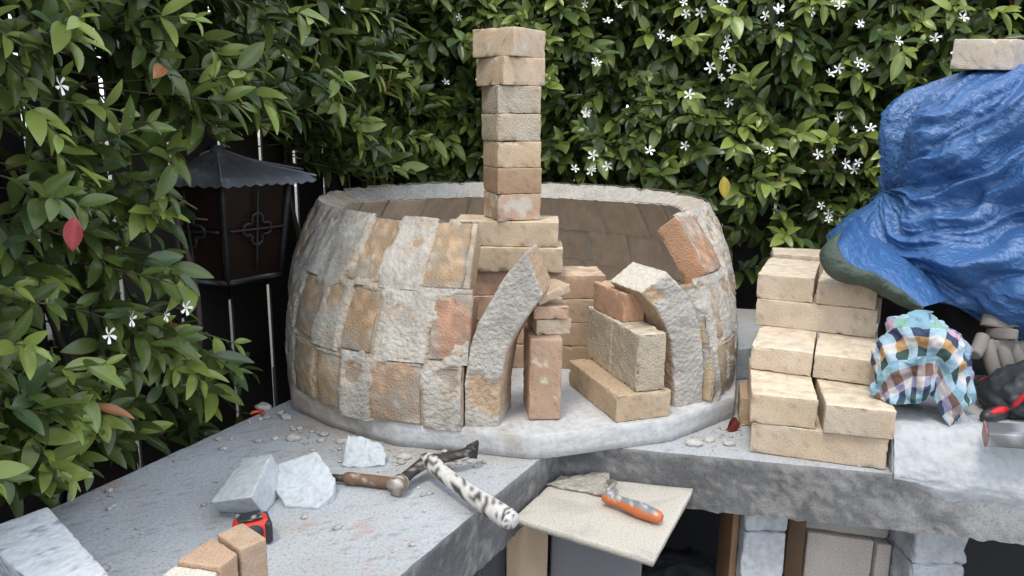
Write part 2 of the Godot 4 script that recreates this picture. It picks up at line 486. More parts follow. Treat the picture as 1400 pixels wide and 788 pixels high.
func make_oven() -> void:
	var t := thing("pizza_oven", "half built round brick pizza oven with smeared mortar on the concrete counter", "pizza oven")
	# hearth slab
	var hp := [[-180.0, 0.64], [-150.0, 0.63], [-120.0, 0.60], [-90.0, 0.585], [-65.0, 0.615], [-47.5, 0.668], [-35.0, 0.672], [-20.0, 0.684], [4.4, 0.704], [28.5, 0.692], [33.0, 0.684], [46.8, 0.684], [65.0, 0.62], [90.0, 0.585], [120.0, 0.60], [150.0, 0.63], [180.0, 0.64]]
	var hr := func(deg: float) -> float:      # straight edges between the corners
		for i in hp.size() - 1:
			if deg <= hp[i + 1][0]:
				var r1: float = hp[i][1]
				var r2: float = hp[i + 1][1]
				var a1: float = deg_to_rad(deg - hp[i][0])
				var a2: float = deg_to_rad(hp[i + 1][0] - deg)
				return r1 * r2 * sin(a1 + a2) / (r1 * sin(a1) + r2 * sin(a2))
		return 0.64
	var rows := [[0.0, 0.9, 0.002], [0.0, 0.992, 0.001], [0.0, 1.0, 0.002], [0.3, 1.003, 0.0], [0.7, 1.003, 0.0], [0.94, 1.002, 0.0], [1.0, 0.9985, 0.0], [1.0, 0.985, 0.0], [1.0, 0.94, 0.0], [1.0, 0.86, 0.0], [1.0, 0.8, 0.0], [1.0, 0.7, 0.0], [1.0, 0.55, 0.0], [1.0, 0.4, 0.0], [1.0, 0.2, 0.0], [1.0, 0.0, 0.0]]
	var hfn := func(u: float, ri: int) -> Array:
		var deg := u * 360.0 - 180.0
		var w: Array = rows[ri]
		var r: float = hr.call(deg) * float(w[1])
		var th := deg_to_rad(deg)
		var p := OVEN + Vector3(sin(th) * r, SLAB + (HEARTH - SLAB) * float(w[0]) + 0.0015, cos(th) * r)
		var e := clampf(float(w[1]) * 12.0 - 10.5, 0, 1)
		p += Vector3(sin(th), 0, cos(th)) * (n3(p, 16.0) * 0.0016 + n3(p, 60.0) * 0.0018 - 0.005 * exp(-pow((deg - 4.4) / 0.5, 2.0))) * e
		if w[0] == 1.0: p.y += n3(p, 30.0, 5.0) * 0.0012
		var c := Color(0.50, 0.505, 0.51)
		# bare, stained left side and pale rendered front
		var left := sst(-22.0, -30.0, deg + n3(p, 12.0) * 9.0)
		c = c.lerp(Color(0.36, 0.30, 0.24), left * 0.7)
		c = c.lerp(Color(0.33, 0.28, 0.22), sst(0.1, 0.4, n3(p, 9.0, 3.0)) * 0.5 * (1.0 - sst(0.0, 5.0, deg)))
		c = c.lerp(Color(0.62, 0.65, 0.68), sst(0.05, 0.4, n3(p * Vector3(1, 3, 1), 12.0, 13.0)) * 0.5)
		c *= 1.0 + n3(p, 30.0, 7.0) * 0.12
		return [p, c]
	var hs := join([surf(540, 6, func(u: float, v: float) -> Array: return hfn.call(u, roundi(v * 6.0))), surf(540, rows.size() - 7, func(u: float, v: float) -> Array: return hfn.call(u, 6 + roundi(v * (rows.size() - 7))))])
	put("hearth_slab", hs, mats.render, t)
	# bricks, course by course
	var half := deg_to_rad(1.0)
	var opens := [[-8.0, 39.5], [-7.0, 38.5], [-8.0, 45.0]]
	var counts := [40, 38, 34]
	# how bare each brick's outer face is: centre angle, half width, bareness by course
	var bare := [
		[[-58.0, 0.55], [-42.5, 1.0], [-34.0, 1.0], [-17.5, 0.92], [43.0, 1.0], [52.0, 0.5]],
		[[-49.0, 0.8], [-41.5, 0.75], [-25.0, 1.0], [-9.5, 0.75], [45.0, 0.5], [53.0, 0.3]],
		[[-31.0, 0.8], [-17.5, 0.95], [-11.0, 0.75], [47.0, 0.75], [50.0, 0.62]]]
	var tones := [Color(0.52, 0.37, 0.235), Color(0.54, 0.395, 0.26), Color(0.49, 0.345, 0.22), Color(0.56, 0.42, 0.28), Color(0.53, 0.37, 0.26)]
	for c in 3:
		var a0 := deg_to_rad(opens[c][1])
		var a1 := deg_to_rad(opens[c][0] + 360.0)
		var n: int = counts[c]
		var edges := [a0]
		for i in n - 1: edges.append(lerpf(a0, a1, (i + 1.0) / n + rng.randf_range(-0.16, 0.16) / n))
		edges.append(a1)
		var thin := []
		for i in edges.size():
			var md := rad_to_deg(wrapf(edges[i], -PI, PI))
			if absf(md) > 75.0 and i % 2 == (c % 2) and i > 0 and i < edges.size() - 1: continue
			thin.append(edges[i])
		edges = thin
		n = edges.size() - 1
		var y0: float = CY[c]
		var y1: float = CY[c + 1]
		var bares: Array = bare[c]
		for i in n:
			var t0: float = edges[i]
			var t1: float = edges[i + 1]
			var last := i == 0 or i == n - 1
			var gl := 0.0 if i == 0 else 0.0065
			var gr := 0.0 if i == n - 1 else 0.0065
			var col: Color = tones[rng.randi() % 5]
			var mid := rad_to_deg(wrapf((t0 + t1) / 2, -PI, PI))
			if c == 1 and mid > -15 and mid < -5: col = Color(0.50, 0.30, 0.21)
			if c == 2 and i == 0: col = Color(0.52, 0.31, 0.20)
			var inside := Color(0.60, 0.48, 0.37) * rng.randf_range(0.85, 1.12)
			var sd := rng.randf() * 60.0
			var push := rng.randf_range(-0.003, 0.003)
			var wd := (t1 - t0) * 0.6
			var dim := Vector3(wd, y1 - y0 - 0.012, 0.066)
			var fine := mid > -95 and mid < 60
			var m := box(dim, 0.011 if fine else 0.016, 0.0035, func(p: Vector3, r: Vector3, nn: Vector3) -> Array:
				var u := r.x / dim.x + 0.5
				var th := lerpf(t0 + gl / 0.62, t1 - gr / 0.62, u)
				var q := r + Vector3(sd, sd * 0.3, -sd)
				var dd := 0.006 + (dim.z / 2 - r.z) + push
				var e := 1.0 - clampf(minf(absf(absf(p.x) - dim.x / 2), absf(absf(p.y) - dim.y / 2)) / 0.012, 0, 1)
				dd -= (n3(q, 55.0) * 0.0018 + n3(q, 130.0) * 0.0012) * signf(nn.z) - e * signf(nn.z) * maxf(0, n3(q, 40.0, 4.0) - 0.1) * 0.008
				var w := dome_p(th, y0 + 0.006 + (r.y / dim.y + 0.5) * dim.y, dd, c)
				var k := 1.0 + n3(q, 16.0, 20.0) * 0.2 + n3(q, 60.0, 30.0) * 0.14
				var cc := (inside if nn.z < -0.4 else col) * k
				if nn.y > 0.6 and c == 2: cc = cc.lerp(Color(0.54, 0.47, 0.38), 0.75)
				if nn.z > 0.2:
					cc = cc.lerp(Color(0.5, 0.45, 0.38), sst(0.1, 0.4, n3(q, 30.0, 55.0)) * 0.5)
					var film := n3(w, 12.0, 60.0) * 0.9 + n3(w, 45.0, 61.0) * 0.5 + e * 0.22
					cc = cc.lerp(Color(0.49, 0.455, 0.40), sst(0.0, 0.4, film) * 0.85)
					cc = cc * (1.0 - 0.28 * sst(0.12, 0.3, rd(w * Vector3(0.7, 1.6, 0.7), 26.0, 8.0)))
				return [w, cc])
			put("brick", m, mats.brick_rough, t)
		# the mortar between and smeared over the course
		var m0 := a0 + (0.012 if c == 2 else 0.004)
		var m1 := a1 - (0.02 if c == 2 else 0.004)
		var cov := func(th: float, y: float, p: Vector3) -> float:
			var mid := rad_to_deg(wrapf(th, -PI, PI))
			var ki := 0
			while ki < n - 1 and edges[ki + 1] < th: ki += 1
			var bc := rad_to_deg(wrapf((edges[ki] + edges[ki + 1]) / 2, -PI, PI))
			var bw: float = rad_to_deg(edges[ki + 1] - edges[ki])
			var b := 0.04 + 0.30 * absf(sin(ki * 12.9 + c * 4.7))
			for q in bares:
				if absf(q[0] - bc) < bw * 0.5: b = maxf(b, q[1])
			if mid > 60 or mid < -80: b = 0.4
			var r := 0.6
			var du: float = minf(absf(th - edges[ki]), absf(th - edges[ki + 1])) * r
			var dv := minf(y - y0, y1 - y)
			var joint := 1.0 - sst(0.004, 0.02, minf(du, dv))
			return 0.46 - b * 0.95 + joint * 0.34 + n3(p, 9.0, 3.0 + c) * 0.85 + n3(p, 30.0, 5.0) * 0.16 + n3(p, 90.0, 5.0) * 0.05
		var nu := 560
		var outer := surf(nu, 30, func(u: float, v: float) -> Array:
			# finer where it is seen from the front
			var th := lerpf(m1, m0, pow(u, 1.0))
			var y := lerpf(y0 - 0.003, y1 + 0.003, v)
			if c == 2: y = minf(y, y1 - 0.001)
			var p0 := dome_p(th, y, 0.0, c)
			var cv: float = cov.call(th, y, p0)
			var k := sst(-0.05, 0.2, cv)
			var lumpy := n3(p0, 14.0, 1.0) * 0.003 + rd(Vector3(th * 0.6 + y * 0.35, y * 0.45 - th * 0.15, c), 13.0, 6.0) * 0.0045 + n3(p0, 85.0, 2.0) * 0.001
			var d := lerpf(0.0115, 0.0025 - lumpy * 0.8 - n3(p0, 60.0, 8.0) * 0.0012, k)
			d += 0.0022 * (exp(-pow((y - y0) / 0.006, 2.0)) + exp(-pow((y1 - y) / 0.006, 2.0))) * (0.6 + n3(p0, 20.0, 77.0))
			var p := dome_p(th, y, d, c)
			var cc := Color(0.425, 0.40, 0.36) * (1.0 + n3(p0, 6.0, 2.0) * 0.3 + n3(p0, 40.0, 7.0) * 0.1)
			cc = cc.lerp(Color(0.57, 0.555, 0.52), sst(0.08, 0.42, n3(p0, 18.0, 31.0) + n3(p0, 5.0, 33.0) * 0.3) * 0.6)
			cc = cc.lerp(Color(0.40, 0.31, 0.22), sst(0.2, 0.5, n3(p0, 11.0, 41.0)) * 0.45)
			cc = cc.lerp(Color(0.47, 0.36, 0.25), (1.0 - sst(0.02, 0.4, cv + n3(p0, 40.0, 19.0) * 0.25)) * 0.65)
			return [p, cc])
		var inner := surf(200, 6, func(u: float, v: float) -> Array:
			var th := lerpf(m0, m1, u)
			var y := lerpf(y0 + 0.001, y1 - 0.004, v)
			var p0 := dome_p(th, y, 0.068, c)
			var p := dome_p(th, y, 0.0675 + n3(p0, 30.0) * 0.004, c)
			return [p, Color(0.46, 0.42, 0.37) * (1.0 + n3(p0, 30.0, 7.0) * 0.15)])
		var top := surf(420, 8, func(u: float, v: float) -> Array:
			var th := lerpf(m1, m0, u)
			var p0 := dome_p(th, y1, v * 0.068, c)
			p0.y += -0.0075 + n3(p0, 26.0) * 0.0035 + n3(p0, 70.0) * 0.0012
			if c < 2: p0.y -= 0.004
			return [p0, Color(0.50, 0.48, 0.44) * (1.0 + n3(p0, 20.0) * 0.2)])
		put("mortar", join([outer, inner, top]), mats.mortar, t)
		for e in [m0, m1]:
			var em := surf(10, 10, func(u: float, v: float) -> Array:
				var p := dome_p(e, lerpf(y0, y1 - 0.006, v), 0.002 + u * 0.064, c)
				p += Vector3(n3(p, 40.0), n3(p, 40.0, 3.0), n3(p, 40.0, 6.0)) * 0.004
				return [p, Color(0.42, 0.40, 0.36) * (1.0 + n3(p, 30.0) * 0.2)])
			put("mortar", em, mats.mortar, t)
	make_arch_fillet(t)
	# door arch halves
	make_arch(t, Vector3(-0.088, 0.85, -1.43), Vector3(0.999, 0, -0.05), Vector3(0.21, 0, -0.978), 0.11,
		[Vector2(-0.003, -0.004), Vector2(-0.002, 0.10), Vector2(0.010, 0.172), Vector2(0.025, 0.216), Vector2(0.044, 0.249), Vector2(0.073, 0.302), Vector2(0.115, 0.352)],
		[Vector2(0.066, -0.004), Vector2(0.066, 0.066), Vector2(0.078, 0.150), Vector2(0.092, 0.183), Vector2(0.105, 0.205), Vector2(0.126, 0.236), Vector2(0.148, 0.268)], true)
	make_arch(t, Vector3(0.346, 0.85, -1.55), Vector3(0.912, 0, -0.411), Vector3(-0.411, 0, -0.912), 0.125,
		[Vector2(0.078, -0.004), Vector2(0.073, 0.084), Vector2(0.065, 0.142), Vector2(0.045, 0.204), Vector2(0.018, 0.247), Vector2(-0.037, 0.297)],
		[Vector2(0.001, -0.004), Vector2(-0.006, 0.09), Vector2(-0.018, 0.150), Vector2(-0.035, 0.188), Vector2(-0.058, 0.222), Vector2(-0.093, 0.258)], false)

func make_arch_fillet(t: Node3D) -> void:
	# mortar packed between the right arch leg and the wall
	var o := Vector3(0.346, 0.85, -1.55)
	var d := Vector3(0.912, 0, -0.411)
	var dep := Vector3(-0.411, 0, -0.912)
	var ol := [Vector2(0.074, 0.0), Vector2(0.069, 0.084), Vector2(0.061, 0.142), Vector2(0.041, 0.204), Vector2(0.012, 0.252)]
	var m := surf(24, 60, func(u: float, v: float) -> Array:
		var f := v * 4.0
		var i := mini(int(f), 3)
		var q: Vector2 = (ol[i] as Vector2).lerp(ol[i + 1], f - i)
		var a := o + d * q.x + Vector3(0, q.y, 0) + dep * 0.012
		var y := a.y
		var b := dome_p(deg_to_rad(41.5 + n3(Vector3(v, 0, 0), 3.0) * 2.0), y, -0.003, 0 if y < 0.983 else 1)
		var p := a.lerp(b, u)
		p += Vector3(0.5, 0, 0.85) * (0.008 * sin(u * PI) + (n3(p, 26.0) * 0.004 + rd(p, 14.0) * 0.003) * sin(u * PI))
		return [p, Color(0.41, 0.385, 0.345) * (1.0 + n3(p, 20.0) * 0.2)])
	put("mortar", m, mats.mortar, t)

func make_arch(t: Node3D, o: Vector3, d: Vector3, dep: Vector3, depth: float, outl: Array, inl: Array, left: bool) -> void:
	d = d.normalized()
	dep = dep.normalized()
	var n := outl.size() - 1
	var wid := 0.075
	var pathlen := 0.38
	var m := box(Vector3(pathlen, wid, depth), 0.006, 0.004, func(_p: Vector3, r: Vector3, nn: Vector3) -> Array:
		var f := clampf(r.x / pathlen + 0.5, 0, 1) * n
		var i := mini(int(f), n - 1)
		var w := 0.5 - r.y / wid                # 0 at the outer edge
		var a: Vector2 = (outl[i] as Vector2).lerp(outl[i + 1], f - i)
		var b: Vector2 = (inl[i] as Vector2).lerp(inl[i + 1], f - i)
		var q := a.lerp(b, w)
		var p := o + d * q.x + Vector3(0, q.y, 0) + dep * (depth / 2 - r.z)
		var front := clampf(nn.z, 0, 1)
		var outer := clampf(nn.y, 0, 1)
		var endf := clampf(nn.x, 0, 1)
		var brick_c := Color(0.46, 0.335, 0.23) * (1.0 + n3(p, 30.0) * 0.2)
		var mort_c := Color(0.44, 0.415, 0.375) * (1.0 + n3(p, 9.0, 4.0) * 0.25 + n3(p, 45.0, 6.0) * 0.1)
		var along := f / n
		var cov := front * 1.0 + outer * 1.2
		var edge := n3(p, 25.0, 2.0) * 0.05
		if left:
			if along + edge < 0.21 and w > 0.12 - edge * 2.0 and front > 0.5: cov = 0.0
			if along + edge * 0.5 < 0.06: cov = 0.9
		else:
			mort_c = mort_c.lerp(Color(0.60, 0.57, 0.52), sst(0.8, 0.9, along) * outer)
			if endf > 0.5: brick_c = Color(0.62, 0.58, 0.5)
			if along > 0.86 and front > 0.5 and w + edge > 0.55: cov = 0.2
		cov = sst(0.3, 0.6, cov)
		var hmp := n3(p, 22.0, 9.0) * 0.002 + rd(p, 11.0, 3.0) * 0.0025 + n3(p, 90.0, 2.0) * 0.0008
		p += (-dep * front + Vector3(0, 0.4, 0) * outer) * (cov * (0.004 + hmp))
		p += Vector3(n3(p, 60.0, 1.0), n3(p, 60.0, 3.0), n3(p, 60.0, 5.0)) * 0.0016
		return [p, brick_c.lerp(mort_c, cov)])
	put("door_arch", m, mats.mortar, t)

# ------------------------------------------------------------------ loose bricks
func make_bricks() -> void:
	var cream := Color(0.565, 0.455, 0.335)
	var tan := Color(0.50, 0.34, 0.205)
	var pink := Color(0.47, 0.30, 0.20)
	var grey := Color(0.52, 0.44, 0.33)
	# stack on the right
	var sg := "cream fire bricks stacked beside the blue tarp"
	var o := {"top": 0.5, "cell": 0.008}
	var ol := {"top": 0.4, "cell": 0.010}
	brick("long cream brick lying lengthways at the bottom of the right hand stack", Vector3(0.479, 0.8015, -1.434), -18.1, 0.249, 0.0625, 0.123, cream * Color(0.95, 0.92, 0.88), ol, sg)
	brick("cream brick laid end on in the second course of the stack, left of the pair", Vector3(0.474, 0.8655, -1.432), -15.5, 0.123, 0.060, 0.246, cream * Color(0.98, 0.95, 0.9), o, sg)
	brick("second course brick of the stack that juts out under the checked cloth", Vector3(0.600, 0.8655, -1.381), -15.0, 0.123, 0.058, 0.246, cream, o, sg)
	brick("cream brick laid end on in the third course of the stack, on its left", Vector3(0.514, 0.927, -1.581), -23.3, 0.124, 0.0525, 0.246, cream * 1.03, o, sg)
	brick("cream brick laid end on in the third course of the stack, beside the checked cloth", Vector3(0.630, 0.926, -1.530), -24.0, 0.122, 0.0525, 0.246, cream, o, sg)
	brick("long cream brick lying lengthways in the fourth course of the stack", Vector3(0.575, 0.980, -1.756), -25.5, 0.258, 0.0635, 0.123, cream * 1.02, ol, sg)
	brick("cream brick laid end on at the top left of the right hand stack", Vector3(0.573, 1.0445, -1.757), -24.0, 0.124, 0.058, 0.246, cream * 1.05, o, sg)
	brick("top brick of the stack half under the tarp's green edge", Vector3(0.692, 1.0445, -1.702), -26.0, 0.124, 0.054, 0.246, cream * Color(1, 0.97, 0.93), o, sg)
	brick("cream brick lying flat at the very back of the stack, behind the topmost pair", Vector3(0.700, 1.0445, -2.035), -17.0, 0.246, 0.058, 0.123, cream, ol, sg)
	brick("long cream brick at the back of the stack under the long fourth course brick", Vector3(0.645, 0.980, -1.885), -25.5, 0.258, 0.0635, 0.25, cream, ol, sg)
	brick("half brick standing on the counter behind the stack's lower left corner", Vector3(0.497, 0.802, -1.575), -15, 0.05, 0.062, 0.11, tan, {"cell": 0.012}, "")
	# column inside the oven
	var lg := "bricks of the tall column in the oven"
	var y := 0.852
	for i in 6:
		var lab: String = ["bottom brick of the column's wide base inside the oven", "second brick up in the column's wide base inside the oven", "third brick up in the column's wide base inside the oven", "pinkish brick just visible below the two cream ones at the column's foot", "long cream brick below the topmost long brick of the column's base", "topmost long cream brick of the column's base, carrying the seven half bricks"][i]
		var l := 0.246
		brick(lab, Vector3([-0.142, -0.140, -0.137, -0.128, -0.127, -0.138][i], y, [-1.80, -1.80, -1.795, -1.80, -1.785, -1.80][i]), [-1, 1, 0, 2, -1, -3][i], l, 0.0595, 0.123, (cream * Color(0.98, 0.92, 0.84) if i > 3 else pink * 1.05), ol, lg)
		y += 0.0605
	var tw := [
		["half brick with white mortar blotches at the bottom of the seven half bricks", -0.082, 0.152, 0.062, pink * Color(1.1, 1.15, 1.15), 0.36, -21.0, 0.110],
		["darker tan half brick, second up in the column's seven half bricks", -0.083, 0.153, 0.060, Color(0.46, 0.30, 0.18), 0.0, -24.0, 0.112],
		["plain tan half brick, third up in the column's seven half bricks", -0.080, 0.150, 0.060, Color(0.56, 0.41, 0.265), 0.0, -22.0, 0.110],
		["speckled grey half brick in the middle of the column, below another like it", -0.082, 0.152, 0.0615, Color(0.55, 0.46, 0.34), 0.0, -23.0, 0.110],
		["speckled grey half brick in the column, third from the top", -0.083, 0.152, 0.062, Color(0.56, 0.47, 0.35), 0.0, -23.0, 0.110],
		["smooth buff half brick just under the column's topmost brick", -0.096, 0.165, 0.062, Color(0.58, 0.43, 0.285), 0.0, -33.0, 0.118],
		["buff half brick on the very top of the tall column, turned cornerwise", -0.099, 0.170, 0.062, Color(0.58, 0.44, 0.30), 0.12, -46.0, 0.122]]
	for i in tw.size():
		var w: Array = tw[i]
		# corner nearest the viewer, then the two faces running back from it
		var yaw: float = w[6]
		var bs := Basis(Vector3.UP, deg_to_rad(yaw))
		var L: float = w[7]
		var oo := {"cell": 0.008, "smear": w[5], "mat": "brick_rough" if i in [3, 4] else "brick", "rough": 0.0014 if i in [3, 4] else 0.0007}
		var m := brick_mesh(L, w[3], L * 0.98, w[4], 9.0 + i * 3.3, oo)
		var x := put("half_brick", m, mats[oo.mat], null, Vector3([-0.003, -0.003, -0.004, -0.006, -0.007, -0.009, -0.012][i], y, -1.855), Basis(Vector3.UP, deg_to_rad(90.0 + [20.0, 20.0, 20.0, 22.0, 22.0, 34.0, 52.0][i])))
		tag(x, w[0], "brick", lg)
		y += float(w[3]) + 0.0006
	# doorway
	brick("long tan brick lying in the oven doorway under the speckled block", Vector3(0.212, 0.8525, -1.453), 18.9, 0.124, 0.0565, 0.247, Color(0.48, 0.35, 0.22), {"cell": 0.007, "chip": 0.009})
	brick("coarse speckled brick on edge in the doorway, nearest of the joined pair", Vector3(0.254, 0.9095, -1.474), 18.0, 0.062, 0.121, 0.123, grey, {"cell": 0.006, "mat": "brick_rough", "rough": 0.0018, "top": 0.5, "chip": 0.009})
	brick("coarse speckled brick on edge in the doorway, behind its joined twin", Vector3(0.2155, 0.9095, -1.591), 18.0, 0.062, 0.1205, 0.13, grey * 0.97, {"cell": 0.007, "mat": "brick_rough", "rough": 0.0018, "top": 0.5})
	brick("small orange brick balanced on the speckled block in the doorway", Vector3(0.236, 1.031, -1.567), 23.0, 0.050, 0.062, 0.135, Color(0.50, 0.285, 0.17), {"cell": 0.006, "chip": 0.008, "top": 0.25})
	brick("reddish brick standing on end in the oven doorway", Vector3(0.036, 0.8525, -1.459), 5.0, 0.066, 0.172, 0.115, pink, {"cell": 0.007, "smear": 0.08, "bevel": 0.005})
	brick("brick offcut lying on the standing brick, lower of the pair", Vector3(0.050, 1.0255, -1.480), 12.0, 0.073, 0.032, 0.085, Color(0.50, 0.38, 0.26), {"cell": 0.006, "chip": 0.01}, "", "brick_offcut")
	brick("pinkish brick sliver lying on the lower offcut above the standing brick", Vector3(0.044, 1.0585, -1.478), 6.0, 0.070, 0.026, 0.09, Color(0.52, 0.34, 0.23), {"cell": 0.006, "chip": 0.01, "top": 0.4}, "", "brick_offcut")
	brick("thin wedge of brick tilted under the tip of the door arch", Vector3(0.055, 1.089, -1.468), 24.0, 0.075, 0.017, 0.07, Color(0.50, 0.36, 0.24), {"cell": 0.006, "chip": 0.01, "tilt": Vector3(0, 0, 0.32)}, "", "brick_offcut")
	# inner pile seen through the doorway
	var ig := "bricks piled inside the oven behind the doorway"
	brick("pinkish brick on top of the inner pile between the door arches", Vector3(0.085, 1.026, -1.80), 4.0, 0.14, 0.058, 0.123, Color(0.52, 0.33, 0.21), {"top": 0.5}, ig)
	brick("brick in the middle of the inner pile behind the standing brick", Vector3(0.080, 0.967, -1.80), 2.0, 0.15, 0.058, 0.123, Color(0.50, 0.35, 0.22), {}, ig)
	brick("brick under the middle of the inner pile, above the lowest", Vector3(0.074, 0.909, -1.80), 0.0, 0.16, 0.057, 0.123, Color(0.46, 0.32, 0.20), {}, ig)
	brick("lowest brick of the inner pile on the oven floor", Vector3(0.076, 0.8525, -1.80), -2.0, 0.16, 0.056, 0.123, Color(0.46, 0.31, 0.19), {}, ig)
	# foreground row
	var fg := "bricks set on edge in the foreground row"
	var fcol := Color(0.43, 0.31, 0.225)
	for k in [
		[[Vector3(-0.333, 0.923, -0.858), Vector3(-0.309, 0.923, -0.886), Vector3(-0.353, 0.923, -0.925), Vector3(-0.376, 0.923, -0.895)], fcol, "tan brick on edge in the foreground row, furthest along, by the tape measure"],
		[[Vector3(-0.345, 0.921, -0.823), Vector3(-0.3345, 0.921, -0.853), Vector3(-0.379, 0.921, -0.8915), Vector3(-0.403, 0.921, -0.836)], fcol * Color(1.05, 1.02, 0.98), "tan wedge brick on edge in the middle of the foreground row"],
		[[Vector3(-0.344, 0.917, -0.778), Vector3(-0.347, 0.917, -0.8205), Vector3(-0.404, 0.917, -0.833), Vector3(-0.415, 0.917, -0.785)], Color(0.60, 0.57, 0.5), "white dusted brick on edge at the near end of the foreground row"]]:
		var q: Array = k[0]
		var cor := []
		for p in q: cor.append(Vector3(p.x, 0.8015, p.z))
		for p in q: cor.append(p)
		var cc: Color = k[1]
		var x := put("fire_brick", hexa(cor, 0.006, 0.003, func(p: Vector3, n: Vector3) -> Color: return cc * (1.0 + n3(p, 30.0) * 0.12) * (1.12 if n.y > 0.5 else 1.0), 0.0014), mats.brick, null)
		tag(x, k[2], "brick", fg)
	# brick weighing down the tarp
	brick("buff brick weighing down the top of the blue tarp", Vector3(1.088, 1.564, -1.75), 45.0, 0.246, 0.066, 0.123, Color(0.55, 0.47, 0.38), {"tilt": Vector3(0.06, 0, 0.03), "cell": 0.008})

